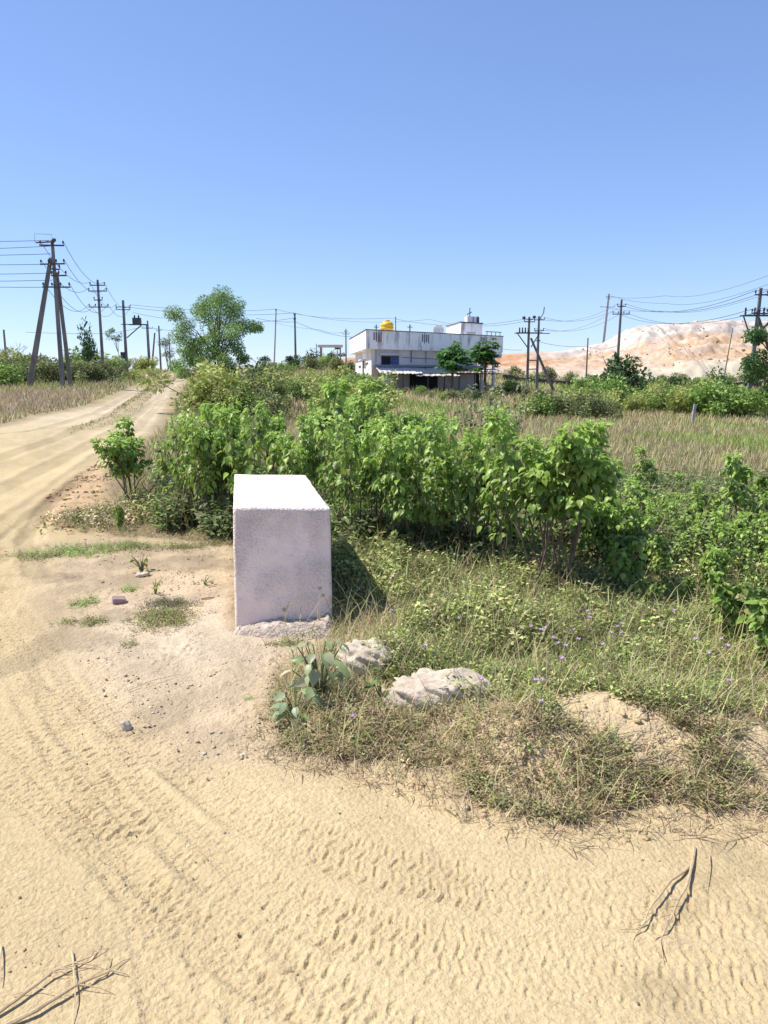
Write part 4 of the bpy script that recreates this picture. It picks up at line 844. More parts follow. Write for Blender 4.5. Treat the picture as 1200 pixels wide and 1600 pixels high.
for k, (px, b, t, kd) in enumerate([(940,905,775,'T'),(968,870,745,'T'),(995,905,790,'T'),(1012,845,760,'L'),(1030,920,830,'T'),(1048,850,765,'T'),(1078,890,800,'T'),(1092,840,750,'T'),(1112,940,850,'T'),(1138,920,810,'T'),(1168,860,770,'T'),(1185,900,800,'T'),(1205,870,760,'T')]):
    place(kd, px, b, t, f'waist high leafy shrub among the weeds right of the thicket, {ORD[k]} from the left', gsl, sx=1.05)
place('L', 187, 830, 790, 'low leafy seedling beneath the lone shrub by the road', gsp, sx=.7); place('L', 258, 828, 785, 'low leafy seedling between lone shrub and thicket', gsp, sx=.8)
place('L', 1010, 955, 905, 'bright low seedling in front of the dark gap in the thicket', gsl, sx=1.1); place('L', 620, 900, 862, 'small seedling in weeds right of the block shadow', gsl, sx=1)
for k, (px, t) in enumerate([(748,598),(775,590),(800,625)]): place('P', px, None, t, f'pale sparse shrub behind the thicket, {ORD[k]} from the left', 'pale sparse shrubs', Y=13+k, sx=.9)
# wilted big-leaf plant by the rocks
def bigleaf(px, py, topy, seed, n_, label, cols, L0=.10, w_=.12):
    p = G(px, py); h = P(px, topy, p.y).z-p.z; r_ = np.random.default_rng(seed); m_ = MB(); LP, LX = [], []
    for k in range(n_):
        a = r_.uniform(0,6.28); hh = h*r_.uniform(.35,1.0); q_ = np.array([math.cos(a)*w_*r_.uniform(.3,1), math.sin(a)*w_*r_.uniform(.3,1), hh]); m_.tube([(0,0,-.02),(q_[0]*.4,q_[1]*.4,hh*.6),tuple(q_)], [.006,.004,.0025], 5); LP.append(q_); LX.append([math.cos(a), math.sin(a), r_.uniform(-.9,.1)])
    root = empty('leafy_plant', p, label, 'plant'); m_.obj('stems', mat('green_stem', (.14,.17,.07)), root); n_ = len(LP)
    V_, F_, T_ = scatter(LEAF_V, LEAF_F, np.array(LP), frame(np.array(LX), np.tile([0,0,1.],(n_,1))+r_.normal(0,.2,(n_,3)), r_.normal(0,.3,n_)), r_.uniform(.75,1.2,n_)*L0, pick(cols, n_, .12)); npmesh('foliage', V_, F_, M_leaf, root, tint=T_, smooth=True)
bigleaf(500,1095,1000,5,28,'drooping grey green big leaved plant left of the pale concrete lumps',[(.44,.50,.26),(.54,.58,.34),(.34,.40,.17)],.07,.15)
bigleaf(462,1130,1080,6,15,'smaller drooping grey green plant at the weed edge below the block',[(.38,.46,.26),(.30,.38,.19)],.07,.09)
bigleaf(595,1100,1050,8,5,'small round leaved plant between the two concrete lumps',[(.18,.28,.08)],.08,.04)
bigleaf(222,893,868,7,14,'yellowing seedling on the bare dirt left of the block',[(.40,.38,.08),(.28,.33,.08)],.045,.09)
bigleaf(243,928,905,9,7,'tiny yellow seedling beside the flat pale stone',[(.38,.38,.08)],.035,.05)
bigleaf(320,915,900,10,6,'tiny green rosette on the pale dust left of the block',[(.28,.33,.12)],.04,.05)

# grasses and weeds ------------------------------------------------
def grass_pts(n_, fn):
    out = []
    while sum(len(o) for o in out) < n_:
        c = fn(n_); out.append(c)
    return np.concatenate(out)[:n_]
def clump(c, s=31): return np.clip(.1+1.8*fbm(c[:,0]*3.2, c[:,1]*3.2, 3, s), .25, 1.6)*np.interp(c[:,1], [2.5,3.4,4.6,6.2], [.65,.8,1.25,1.9])
def blades(c, hgt, wid, cols, bend=1.0, tv=BL_V, tf=BL_F, tilt=.5, jit=.18, tipc=None):
    n_ = len(c); z = terrain(c[:,0], c[:,1]); az = rng.uniform(0,6.28,n_); tl = np.abs(rng.normal(0,tilt,n_))
    Rz = zrot(az); cx, sx = np.cos(tl), np.sin(tl); o = np.ones(n_); zz = np.zeros(n_)
    Rx = np.stack([np.stack([o,zz,zz],1), np.stack([zz,cx,sx],1), np.stack([zz,-sx,cx],1)], 1)
    s = np.stack([wid, hgt*bend, hgt], 1)
    ex = None
    return scatter(tv, tf, np.stack([c[:,0], c[:,1], z-.01], 1), Rz@Rx, s, pick(cols, n_, jit))
def near_veg(n_, y0=2.2, y1=9.5):
    yy = np.exp(rng.uniform(math.log(y0), math.log(y1), n_)); xx = rng.uniform(-.62, .66, n_)*(yy+.6); v = veg_in(xx, yy)
    bare_ = 2.0*np.exp(-(((xx-MX-.12)/.58)**2 + ((yy-MY-.06)/.30)**2))*sstep(.38,.48,fbm(xx*4.5, yy*6, 4, 93)) + np.exp(-(((xx-.12)/.25)**2+((yy-3.45)/.13)**2))
    k = (v + .16*(fbm(xx*4, yy*4, 4, 17)-.5) > 0) & (rng.random(n_) > bare_*1.15) & (fbm(xx*5, yy*5, 3, 71)*1.5 > rng.random(n_)*.62)
    # not under the block
    ins = (yy > BY-.05) & (yy < FY+.05) & (xx > nl-.2*(yy-BY)-.05) & (xx < nr_-.2*(yy-BY)+.03)
    return np.stack([xx, yy], 1)[k & ~ins]
DK = [(.13,.16,.05),(.22,.16,.10)]
GR = [(.42,.46,.15),(.52,.54,.20),(.32,.38,.11),(.62,.54,.28),(.52,.40,.24)]; BR = [(.52,.40,.25),(.64,.50,.32),(.38,.28,.18),(.50,.44,.23)]
def veg_col(c, edge=.48):
    v = veg_in(c[:,0], c[:,1]) + .25*(fbm(c[:,0]*2.2, c[:,1]*2.2, 3, 23)-.5); return v < edge
c = grass_pts(110000, near_veg); e_ = veg_col(c); far_k = 1
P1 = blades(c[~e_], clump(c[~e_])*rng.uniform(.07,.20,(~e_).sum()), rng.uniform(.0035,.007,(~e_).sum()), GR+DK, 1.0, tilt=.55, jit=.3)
P2 = blades(c[e_], rng.uniform(.04,.13,e_.sum()), rng.uniform(.003,.006,e_.sum()), BR+GR[:2]+BR[:2], 1.3, tilt=.85)
c3 = grass_pts(9000, near_veg); P3 = blades(c3, rng.uniform(.16,.42,9000)*np.interp(c3[:,1],[2.6,4.5],[.6,1]), rng.uniform(.003,.006,9000), [(.56,.44,.27),(.46,.40,.18),(.34,.27,.15),(.50,.50,.2)], .8, tilt=.5)
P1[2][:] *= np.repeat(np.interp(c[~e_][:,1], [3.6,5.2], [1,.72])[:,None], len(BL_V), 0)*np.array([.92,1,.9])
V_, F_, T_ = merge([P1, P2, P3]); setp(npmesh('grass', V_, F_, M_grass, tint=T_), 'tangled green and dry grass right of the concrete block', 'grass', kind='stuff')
# small leaved creeping weeds
SPV, SPQ, SPT = [], [], []
r_ = np.random.default_rng(3); k = 0
for i in range(7):
    a = i*2.4; zz = .15+.13*i; L_ = .32*(1-.07*i); b = np.array([math.cos(a)*.05, math.sin(a)*.05, zz]); d = np.array([math.cos(a), math.sin(a), .35]); pr = np.array([-math.sin(a), math.cos(a), 0])
    SPV += [b, b+d*L_*.5+pr*L_*.24, b+d*L_+np.array([0,0,-.04]), b+d*L_*.5-pr*L_*.24]; SPQ.append((k, k+3, k+2, k+1)); k += 4
SPV += [np.array([-.012,0,0]), np.array([.012,0,0]), np.array([0,0,1.02])]; SPT.append((k,k+1,k+2))
def sprigs(c, s, cols, tilt=.35):
    n_ = len(c); z = terrain(c[:,0], c[:,1]); up = np.stack([rng.normal(0,tilt,n_), rng.normal(0,tilt,n_), np.ones(n_)], 1); up /= np.linalg.norm(up, axis=1, keepdims=True)
    x = np.cross(up, rng.normal(0,1,(n_,3))); x /= np.linalg.norm(x, axis=1, keepdims=True); y = np.cross(up, x)
    return scatter(SPV, [SPQ, SPT], np.stack([c[:,0], c[:,1], z-.005], 1), np.stack([x,y,up],2), s, pick(cols, n_, .32))
c = grass_pts(34000, near_veg); e_ = veg_col(c, .42)
WG = [(.40,.48,.14),(.52,.56,.20),(.30,.38,.10),(.54,.48,.24)]
V_, F_, T_ = merge([sprigs(c[~e_], clump(c[~e_])*rng.uniform(.04,.15,(~e_).sum()), WG+DK[:1]), sprigs(c[e_], rng.uniform(.03,.08,e_.sum()), [(.38,.34,.16),(.33,.38,.14),(.44,.34,.2)])])
setp(npmesh('weeds', V_, F_, M_grass, tint=T_), 'creeping small leaved weeds covering the verge right of the block', 'weeds', kind='stuff')
# undergrowth between the shrubs: dry stems and old leaves
def under(n_):
    px = rng.uniform(255, 1230, n_); yy = rng.uniform(5.6, 11.5, n_); xx = (px-600)/F*yy*1.02; v = veg_in(xx, yy)
    lim = np.interp(px, [255,520,560,700,800,930,1230], [7.2,6.7,6.1,5.9,5.45,5.0,5.3]); ins = (yy < FY+.1) & (xx > nl-.5) & (xx < nr_)
    k = (v > .15) & (yy > lim) & ~ins & (fbm(xx*2, yy*2, 3, 44) > .36) & ((px < 960) | (rng.random(n_) < .45)); return np.stack([xx, yy], 1)[k]
c = grass_pts(20000, under); hh = rng.uniform(.15,.62,len(c))
U1 = blades(c, hh, rng.uniform(.004,.009,len(c)), [(.34,.26,.17),(.46,.36,.24),(.22,.22,.11),(.28,.20,.13)], .35, tilt=.25)
c2 = grass_pts(32000, under); U2 = sprigs(c2, rng.uniform(.12,.42,len(c2)), [(.14,.22,.06),(.20,.29,.08),(.25,.33,.11),(.17,.17,.08)], .3)
V_, F_, T_ = merge([U1, U2]); setp(npmesh('undergrowth', V_, F_, M_grass, tint=T_), 'dense undergrowth of dry stems and small leaves under the shrubs', 'undergrowth', kind='stuff')
# grass tufts on the bare dirt, each a thing
def tuft(px, py, rx, ry, n_, label, cols, h=(.03,.08)):
    p = G(px, py); c = np.stack([p.x + rng.normal(0,.5,n_)*rx, p.y + rng.normal(0,.5,n_)*ry], 1)
    V_, F_, T_ = merge([blades(c, rng.uniform(*h,n_), rng.uniform(.003,.006,n_), cols, 1.2, tilt=.7), sprigs(c[:n_//3], rng.uniform(h[0],h[1],n_//3), cols, .6)])
    V_ = V_ - np.array([p.x, p.y, TZ(p.x, p.y)]); o = npmesh('grass_tuft', V_, F_, M_grass, tint=T_); o.location = (p.x, p.y, TZ(p.x, p.y)); setp(o, label, 'grass tuft', 'grass tufts on the bare dirt')
TG = [(.28,.34,.10),(.36,.38,.14),(.38,.29,.17),(.22,.28,.08),(.32,.25,.15)]; LG = [(.32,.46,.12),(.40,.50,.16),(.4,.38,.2)]
tuft(253,968,.20,.22,1500,'largest mat of green brown grass left of the block foot', TG); tuft(262,945,.18,.1,500,'thin grey grass fringe behind the largest mat', [(.26,.22,.17),(.22,.24,.12)])
tuft(130,945,.10,.12,260,'light green tuft at left of the dirt patch', LG); tuft(145,975,.1,.08,260,'olive tuft just below the light green one', TG); tuft(105,975,.06,.06,120,'small olive tuft nearest the sandy road', TG)
tuft(203,922,.06,.07,160,'bright little green tuft above the purplish brick', LG, (.03,.07)); tuft(203,1010,.05,.04,60,'tiny yellowish tuft below the largest mat', TG)
tuft(120,862,.40,.25,900,'long green strip of grass along the road corner', LG); tuft(195,855,.32,.2,700,'grass strip below the lone shrub', TG+LG); tuft(60,868,.3,.15,300,'faded grass at the far left end of the strip', LG+TG)
tuft(160,815,.5,.5,1400,'dry grass clump around the foot of the lone shrub', TG+BR, (.06,.22)); tuft(250,805,.6,.5,1600,'brown grass between the lone shrub and the thicket', TG+BR, (.08,.3))
tuft(285,855,.3,.15,350,'sparse weeds along the front of the thicket', TG); tuft(340,850,.15,.1,200,'sparse weeds next to the far corner of the block', TG)
tuft(450,1008,.12,.04,140,'small blades growing at the foot of the block', TG); tuft(392,1092,.03,.03,50,'tiny yellow green sprout on the dirt below the block', LG, (.02,.04))
# dry trash weeds at verge bottom
c = grass_pts(9000, lambda n_: (lambda a: a[(np.abs(veg_in(a[:,0], a[:,1])-.05) < .22) & (rng.random(len(a)) < .8) & (a[:,0] > -.6)])(np.stack([rng.uniform(-.8,2.4,n_), rng.uniform(2.1,4.2,n_)], 1)))
V_, F_, T_ = blades(c, rng.uniform(.03,.10,len(c)), rng.uniform(.002,.005,len(c)), BR+[(.2,.15,.1)], 1.6, tilt=1.1); setp(npmesh('dry_grass', V_, F_, M_grass, tint=T_), 'matted dry grass along the edge of the sandy road', 'dry grass', kind='stuff')

# pink flowers
fm = mat('pink_flower', (.62,.42,.62), .7); spots = [(717,967),(612,955),(830,980),(846,985),(852,982),(865,998),(872,1006),(884,1010),(897,985),(904,1000),(918,956),(922,966),(942,1008),(955,990),(965,980),(972,976),(971,990),(1053,955),(1087,1000),(1107,1022),(1127,1000),(1137,1010),(838,1064),(848,1064),(846,1097),(551,1120),(665,1010),(752,1062),(1139,1065),(878,1030)]
fp = None; GF = lambda px, py: march(px, py, lambda x, y: float(terrain(np.array([x]), np.array([y]))[0]) + .17)
for k, (px, py) in enumerate(spots):
    p = GF(px, py); reg = ('left of the tallest shrub' if px < 780 else 'below the tallest shrub' if px < 930 else 'near the right edge of the verge')
    if fp is None:
        fp = empty('pink_flower', p, 'x', 'flower'); m_ = MB()
        for i in range(9):
            a = i*.7; m_.tube([(0,0,.0),(.006*math.cos(a),.006*math.sin(a),.005),(.010*math.cos(a),.010*math.sin(a),.004+.004*(i%3))], [.002,.004,.002], 5)
        m_.obj('petals', fm, fp); MB().tube([(0,0,-.18),(.01,0,-.09),(0,0,0)], .0015, 4).obj('stalk', M_stem, fp); o = fp
    else: o = copy_tree(fp)
    o.location = p; s = random.uniform(.8,1.15); o.scale = (s,s,1); o.rotation_euler = (0,0,k); row = [q_ for q_ in spots if (q_[0] < 780) == (px < 780) and (q_[0] < 930) == (px < 930)]; rk = sorted(row).index((px, py))
    setp(o, f'small pink flower {reg}, {ORD[rk]} from left there', 'flower', 'pink wild flowers in the weeds')

# far grass
def far_pts(n_, y0=9, y1=118):
    yy = np.exp(rng.uniform(math.log(y0), math.log(y1), n_)); xx = rng.uniform(-.60,.60,n_)*yy; v = veg_in(xx, yy)
    q_ = np.stack([xx-CA.x, yy-CA.y], 1); M2 = np.linalg.inv(np.array([[a_.x,s_v.x],[a_.y,s_v.y]])); ab = q_@M2.T
    ins = (ab[:,0] > -.3) & (ab[:,0] < LA+1) & (ab[:,1] > -1) & (ab[:,1] < LS)
    return np.stack([xx, yy], 1)[(v > .1+.01*yy) & ~ins]
s_v = Vector((CS.x-CA.x, CS.y-CA.y, 0)).normalized()
c = grass_pts(120000, far_pts); d = c[:,1]; n_ = len(c)
tanz = sstep(-1.5, 1.5, pdist(c[:,0], c[:,1], TAN)+6*(fbm(c[:,0]*.3,c[:,1]*.3,3,5)-.5)); pinkz = sstep(-2, 1, pdist(c[:,0], c[:,1], PINK)+4*(fbm(c[:,0]*.5,c[:,1]*.5,3,6)-.5))
V_, F_, T_ = blades(c, rng.uniform(.16,.42,n_)*np.interp(d,[9,30,118],[.8,1,1.6]), .0013*d+.003, [(.44,.41,.19),(.52,.43,.24),(.36,.38,.15),(.47,.36,.23),(.32,.36,.13)], .6, BS_V, BS_F, .35)
T_ = T_.reshape(n_, len(BS_V), 3); pn = (fbm(c[:,0]*.25, c[:,1]*.18, 4, 14) > .50)
pk_ = np.clip(pinkz + .55*pn*(rng.random(n_) < .6), 0, 1)*rng.uniform(.3,1,n_); tipw = np.array([0,0,.4,.4,1])[None,:,None]; cpk = np.array([.60,.36,.36])
T_ = T_*(1-tipw*pk_[:,None,None]) + cpk*tipw*pk_[:,None,None]
gpatch = (fbm(c[:,0]*.2+9, c[:,1]*.15, 3, 15) > .55)[:,None,None]; T_ = np.where(gpatch, T_*np.array([.75,1.0,.6]), T_)
setp(npmesh('field_grass', V_, F_, M_grass, tint=T_.reshape(-1,3)), 'tall tan and pinkish seeding grass over the open field', 'grass', kind='stuff')
# sparse grass on the road median
cm = np.concatenate([(lambda a: a[pdist(a[:,0], a[:,1], MEDIAN) > .0])(np.stack([rng.uniform(MEDIAN[:,0].min(), MEDIAN[:,0].max(), 400000), rng.uniform(MEDIAN[:,1].min(), MEDIAN[:,1].max(), 400000)], 1))])[:6000]
V_, F_, T_ = blades(cm, rng.uniform(.05,.12,len(cm)), .001*cm[:,1]+.003, [(.34,.28,.14),(.26,.26,.1)], .8, BS_V, BS_F, .6); setp(npmesh('verge_grass', V_, F_, M_grass, tint=T_), 'thin dry grass strip along the middle of the cart road', 'grass', kind='stuff')

# bushes
BC = {'bright': [(.27,.42,.10),(.35,.49,.14),(.19,.32,.07)], 'olive': [(.26,.30,.12),(.34,.36,.16),(.18,.22,.09)], 'dark': [(.08,.15,.05),(.11,.19,.065),(.06,.11,.04)], 'yellow': [(.42,.48,.14),(.34,.43,.11)]}
def bush_mesh(seed, cols, n_=1500, leaf=.11):
    r_ = np.random.default_rng(seed); nb = 11; cen = r_.normal(0,1,(nb,3))*np.array([.28,.28,.2]) + np.array([0,0,.52]); rad = r_.uniform(.16,.32,nb)
    b = r_.integers(0, nb, n_); d = r_.normal(0,1,(n_,3)); d /= np.linalg.norm(d, axis=1, keepdims=True); p = cen[b] + d*(rad[b]*r_.random(n_)**.35)[:,None]; k = p[:,2] > 0.0; p = p[k]; d = d[k]; n_ = len(p)
    x = d + r_.normal(0,.7,(n_,3)); bc = r_.uniform(.75,1.25,nb)[b[k]]
    cc = np.array(cols)[r_.integers(0,len(cols),n_)]*(bc*r_.uniform(.75,1.25,n_))[:,None]
    m_ = MB()
    for i in range(nb): m_.tube([(0,0,-.05), tuple(cen[i]*np.array([.5,.5,.6])), tuple(cen[i])], [.018,.012,.004], 4, cap=False)
    for i in range(5):
        a = r_.uniform(0,6.28); m_.tube([(0,0,0),(.2*math.cos(a),.2*math.sin(a),.6),(.38*math.cos(a),.38*math.sin(a),1.0)], [.012,.008,.003], 4, cap=False)
    return m_, scatter(RH_V, RH_F, p, frame(x, np.tile([0,0,1.],(n_,1))+r_.normal(0,.5,(n_,3)), r_.normal(0,.6,n_)), leaf*r_.uniform(.6,1.2,n_), np.clip(cc,.01,.5))
BP = {}
def bush_proto(key, seed, cols, **k):
    m_, (V_, F_, T_) = bush_mesh(seed, cols, **k); root = empty('bush', (0,0,-60), 'x', 'bush'); m_.obj('branches', M_stem, root); npmesh('foliage', V_, F_, M_bush, root, tint=T_); BP.setdefault(key, []).append([root, False])
for i in range(3): bush_proto('bright', 400+i, BC['bright'])
for i in range(3): bush_proto('olive', 410+i, BC['olive'])
for i in range(2): bush_proto('dark', 420+i, BC['dark'])
bush_proto('yellow', 430, BC['yellow'])
def put_bush(key, px, Y, w_, h_, label, group):
    lst = BP[key]; e = lst[random.randrange(len(lst))]
    if e[1]: o = copy_tree(e[0])
    else:
        o = e[0]; e[1] = True
    x = U(px, Y); o.location = (x, Y, TZ(x, Y)-.05); o.scale = (w_, w_, h_); o.rotation_euler = (0,0,random.uniform(0,6.28)); setp(o, label, 'bush', group); return o
ordn = lambda k: ORD[k] if k < len(ORD) else f'{k+1}th'
cn = {'bright':'bright green','olive':'olive','dark':'dark green','yellow':'yellow green'}
def belt(px0, px1, n_, Y0, Y1, hs, kinds, place_txt, group, jx=10):
    for k in range(n_):
        px = px0 + (px1-px0)*(k+.5)/n_ + random.uniform(-jx, jx)*.4; kd = random.choice(kinds); h = random.uniform(*hs); put_bush(kd, px, random.uniform(Y0, Y1), h*random.uniform(.9,1.4), h, f'{cn[kd]} bush {place_txt}, {ordn(k)} from left', group)
belt(905,1215,17,44,50,(1.0,2.1),['bright','bright','bright','olive','yellow'],'in the front row right of the paired poles','bushes right of the paired poles')
belt(885,1215,14,56,64,(1.1,2.3),['bright','olive','bright','dark'],'in the back row below the spoil heap','bushes below the spoil heap')
belt(830,960,7,36,42,(1.1,1.6),['bright','yellow','olive'],'around the red rocks','bushes around the red rocks')
belt(790,1190,14,96,108,(1.2,2.0),['olive','bright','olive'],'along the field wall at the heap foot','bushes along the field wall')
belt(-30,170,13,50,56,(1.3,1.9),['olive','bright','olive','dark'],'in the left belt nearest the braced pole','bushes left of the cart road')
belt(-30,215,14,66,80,(1.2,2.8),['olive','bright','yellow','olive'],'in the left belt behind the roadside poles','bushes behind the roadside poles')
belt(130,243,9,95,115,(1.2,2.0),['olive','dark','yellow'],'far along the left side of the road','bushes far along the road')
belt(318,430,9,27,34,(1.0,1.8),['yellow','bright','olive'],'under the leafy tree','bushes under the leafy tree')
belt(395,560,10,38,52,(1.0,1.8),['bright','olive','yellow','dark'],'on the slope between tree and house','bushes on the slope')
belt(410,560,7,70,95,(1.0,1.8),['olive','dark','bright'],'higher up the slope below the gateway','bushes below the gateway')
belt(500,600,6,26,34,(1.2,1.8),['bright','yellow','bright'],'before the left corner of the house','bushes before the house corner')
belt(603,780,9,48,54,(.4,.85),['bright','olive','dark'],'in front of the awning','bushes before the awning')
belt(783,815,2,62,72,(1.0,1.3),['olive','bright'],'between house and paired poles','bushes beside the house')
put_bush('dark',968,62,3.8,3.5,'big dark green bush at the foot of the two armed pole','bushes below the spoil heap'); 
put_bush('dark',486,85,2.6,1.9,'round dark bush below the gateway','bushes below the gateway')
put_bush('dark',141,60,1.6,3.6,'tall dark bush poking up left of the plain roadside pole','bushes behind the roadside poles')

# ------------------------------------------------------------------ trees
def tree(px, Y, topy, wpx, label, seed, nclump, nleaf, leaf, cols, trunk_r=.07, kind='tree', crown0=.3, name='leafy_tree', shape=None, branch_m=None, leafshape=(RH_V, RH_F), gap=.16, cat='tree', grp=None):
    r_ = np.random.default_rng(seed); x = U(px, Y); z0 = TZ(x, Y); h = P(px, topy, Y).z-z0; w_ = wpx/F*Y/2
    root = empty(name, (x, Y, z0), label, cat, grp); m_ = MB(); tops = []; LP, LD = [], []
    tr = [Vector((0,0,-.2))]; 
    for k in range(1, 7): tr.append(Vector((r_.normal(0,.03)*h, r_.normal(0,.03)*h, h*.78*k/6)))
    m_.tube(tr, [trunk_r*(1-.12*k) for k in range(7)], 8)
    cl = shape if shape is not None else None
    for i in range(nclump):
        if cl is not None and i < len(cl): q_ = Vector((cl[i][0]*w_, r_.normal(0,.45)*w_, cl[i][1]*h)); rr = cl[i][2]*w_*1.2
        else:
            t = r_.uniform(crown0, 1); ww = math.sin(math.pi*min(1, (t-crown0)/(1-crown0)*.75+.2)); a = r_.uniform(0,6.28); q_ = Vector((math.cos(a)*w_*ww*r_.uniform(.3,1), math.sin(a)*w_*ww*r_.uniform(.3,1), h*(t*.93+.02))); rr = r_.uniform(.13,.26)*w_*1.6
        k = min(5, max(1, int(q_.z/h*6*.75))); b0 = tr[k]; mid = b0.lerp(q_, .5) + Vector((0,0,.06*h)); m_.tube([b0, mid, q_], [trunk_r*.4, trunk_r*.22, trunk_r*.08], 5, cap=False)
        nl_ = int(nleaf/nclump); d = r_.normal(0,1,(nl_,3)); d /= np.linalg.norm(d, axis=1, keepdims=True); pp = np.array(q_) + d*(rr*r_.random(nl_)**.5)[:,None]*np.array([1,1,.75]); LP.append(pp); LD.append(d)
        for _ in range(4):
            e = d[r_.integers(nl_)]*rr*.85; m_.tube([q_, q_+Vector(e)], [trunk_r*.1, trunk_r*.04], 4, cap=False)
    m_.obj('trunk', branch_m or M_trunk, root); LP = np.concatenate(LP); LD = np.concatenate(LD); n_ = len(LP)
    k = fbm(LP[:,0]*3.1/w_+LP[:,1]*1.3/w_, LP[:,2]*3.1/w_, 3, seed) > gap*2; LP = LP[k]; LD = LD[k]; n_ = len(LP)
    V_, F_, T_ = scatter(*leafshape, LP, frame(LD+r_.normal(0,.6,(n_,3))+np.array([0,0,-.5]), np.tile([0,0,1.],(n_,1))+r_.normal(0,.4,(n_,3)), r_.normal(0,.5,n_)), (leaf*r_.uniform(.6,1.2,n_))[:,None]*np.array([1,.75,1]), pick(cols, n_, .2))
    npmesh('crown', V_, F_, M_bush, root, tint=T_); return root
TC = [(.22,.36,.09),(.30,.45,.12),(.16,.27,.07),(.36,.48,.15)]
shp = [(.28,.96,.2),(.05,.93,.2),(.42,.9,.2),(-.15,.9,.2),(-.4,.86,.2),(.2,.86,.24),(.5,.82,.2),(-.6,.78,.18),(-.2,.8,.24),(.1,.76,.26),(.45,.74,.22),(-.55,.7,.2),(.75,.69,.18),(.88,.7,.14),(-.25,.7,.24),(.1,.65,.26),(.6,.64,.2),(-.65,.6,.2),(-.4,.6,.22),(-.05,.57,.24),(.35,.57,.2),(-.6,.5,.2),(-.35,.58,.26),(-.4,.45,.26),(-.3,.49,.22),(.1,.47,.2),(.5,.5,.16),(-.8,.36,.16),(-.45,.38,.18),(.3,.4,.15),(-.1,.38,.16),(.6,.42,.12),(-.55,.42,.2),(-.6,.3,.16),(-.25,.28,.2),(0,.45,.24),(0,.3,.2),(.25,.28,.18),(-.4,.22,.2),(.1,.2,.2),(.4,.35,.2),(-.1,.68,.26)]
tree(338,35,455,138,'airy leafy tree standing between the cart road and the house',501,41,34000,.10,TC,trunk_r=.085,shape=shp,crown0=.3,gap=.11)
# papaya trees beside the facade
def papaya(px, Y, crown_y, topy, wpx, label, seed):
    r_ = np.random.default_rng(seed); x = U(px, Y); z0 = TZ(x, Y); h = P(px, crown_y, Y).z-z0; w_ = wpx/F*Y/2; root = empty('papaya_tree', (x,Y,z0), label, 'tree', 'papaya trees before the facade')
    m_ = MB().tube([(0,0,-.2),(.05,0,h*.5),(0,0,h+.2)], [.12,.09,.07], 8); LP, LX = [], []
    for i in range(95):
        a = r_.uniform(0,6.28); el = r_.uniform(-.9,1.1); L_ = w_*r_.uniform(.3,.95)*(.65+.5*abs(math.sin(a*1.5+seed))); e = Vector((math.cos(a)*math.cos(el)*L_, math.sin(a)*math.cos(el)*L_, math.sin(el)*L_*1.0)); b0 = Vector((0,0,h+r_.uniform(-.5,.2))); q_ = b0+e
        m_.tube([b0, b0+e*.5+Vector((0,0,.08)), q_], [.02,.015,.01], 4, cap=False)
        for j in range(9):
            an = a + (j-4)*.55; LP.append(np.array(q_)); LX.append([math.cos(an), math.sin(an), -.35+r_.normal(0,.15)])
    m_.obj('trunk', M_trunk, root); n_ = len(LP)
    V_, F_, T_ = scatter(RH_V, RH_F, np.array(LP), frame(np.array(LX), np.tile([0,0,1.],(n_,1))+r_.normal(0,.2,(n_,3)), r_.normal(0,.3,n_)), np.stack([r_.uniform(.4,.55,n_), r_.uniform(.28,.4,n_), np.full(n_,.4)],1), pick([(.09,.22,.05),(.14,.29,.07),(.06,.15,.04)], n_, .15)); npmesh('crown', V_, F_, M_bush, root, tint=T_)
papaya(706,57.5,556,527,62,'bushy papaya tree before the middle of the house facade',601); papaya(757,60,551,530,52,'papaya tree before the porch at the right end of the house',602)
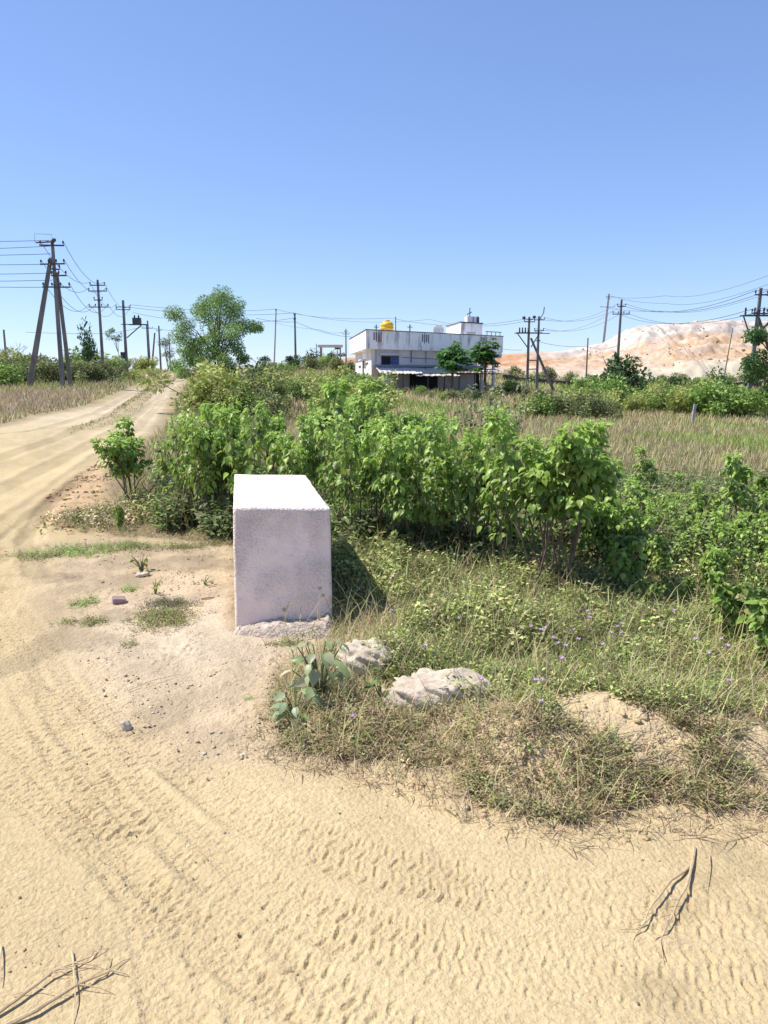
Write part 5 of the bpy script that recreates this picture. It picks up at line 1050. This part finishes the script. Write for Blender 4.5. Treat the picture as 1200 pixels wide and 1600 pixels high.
# right edge tree, sparse ones
tree(1226,40,503,150,'dark leaved tree reaching in at the right picture edge',503,16,9000,.2,[(.10,.20,.06),(.15,.27,.08),(.07,.14,.05)],trunk_r=.1,crown0=.4,gap=.1,shape=[(-.78,.86,.13),(-.5,.88,.2),(-.85,.6,.16),(-.6,.62,.26),(-.35,.66,.3),(-.35,.5,.3),(-.6,.5,.2),(-.1,.75,.3),(-.1,.5,.35),(0,.35,.25),(.2,.9,.3),(.4,.7,.35),(.5,.5,.35)])
tree(186,95,503,30,'small sparse tree with bare stems behind the transformer pole',504,8,700,.22,[(.22,.30,.14),(.17,.26,.1)],trunk_r=.05,crown0=.7,gap=.2)
tree(262,118,525,46,'thin umbrella shaped tree near the road crest',505,10,1100,.25,[(.14,.20,.08),(.10,.16,.06)],trunk_r=.1,crown0=.5)
for k, (px, t, w__, lb) in enumerate(((415,555,13,'small round tree on the skyline nearest the leafy tree'),(452,556,12,'small skyline tree just left of the dark slope pole'),(463,555,8,'smallest skyline tree behind the dark slope pole'),(516,553,16,'little green tree under the white gateway'),(528,541,16,'round tree behind the right pillar of the gateway'))):
    tree(px,116+ (10 if k != 3 else -4),t,w__*1.3,lb,510+k,9,900,.28,[(.06,.11,.045),(.09,.14,.05)],trunk_r=.1,crown0=.25,name='small_tree')
def bare(px, Y, topy, wpx, label, seed):
    r_ = np.random.default_rng(seed); x = U(px, Y); z0 = TZ(x, Y); h = P(px, topy, Y).z-z0; w_ = wpx/F*Y/2; m_ = MB()
    def br(p, d, L_, r, dep):
        q_ = p + d*L_; m_.tube([p, p+d*L_*.5+Vector(r_.normal(0,.04*L_,3)), q_], [r, r*.8, r*.6], 4, cap=False)
        if dep: 
            for _ in range(3): br(q_, (d+Vector(r_.normal(0,.5,3))).normalized(), L_*.62, r*.55, dep-1)
    root = empty('bare_tree', (x,Y,z0), label, 'tree'); br(Vector((0,0,-.1)), Vector((0,0,1)), h*.42, .06, 4); m_.obj('trunk', mat('grey_bark', (.25,.22,.2)), root)
bare(22,50,530,50,'bare grey branches rising above the bushes at far left',701); bare(182,70,557,40,'dry flowering stems above the bushes before the transformer pole',702); bare(405,33,600,40,'bare forked dead branch right of the leafy tree',703)
for r0 in list(PR.values()):
    pass
for k_, lst in PR.items():      # drop prototypes that were never placed
    for i, r0 in enumerate(lst):
        if i >= cnt.get(k_, 0):
            for ch in list(r0.children): bpy.data.objects.remove(ch)
            bpy.data.objects.remove(r0)
for lst in BP.values():
    for r0, used in lst:
        if not used:
            for ch in list(r0.children): bpy.data.objects.remove(ch)
            bpy.data.objects.remove(r0)
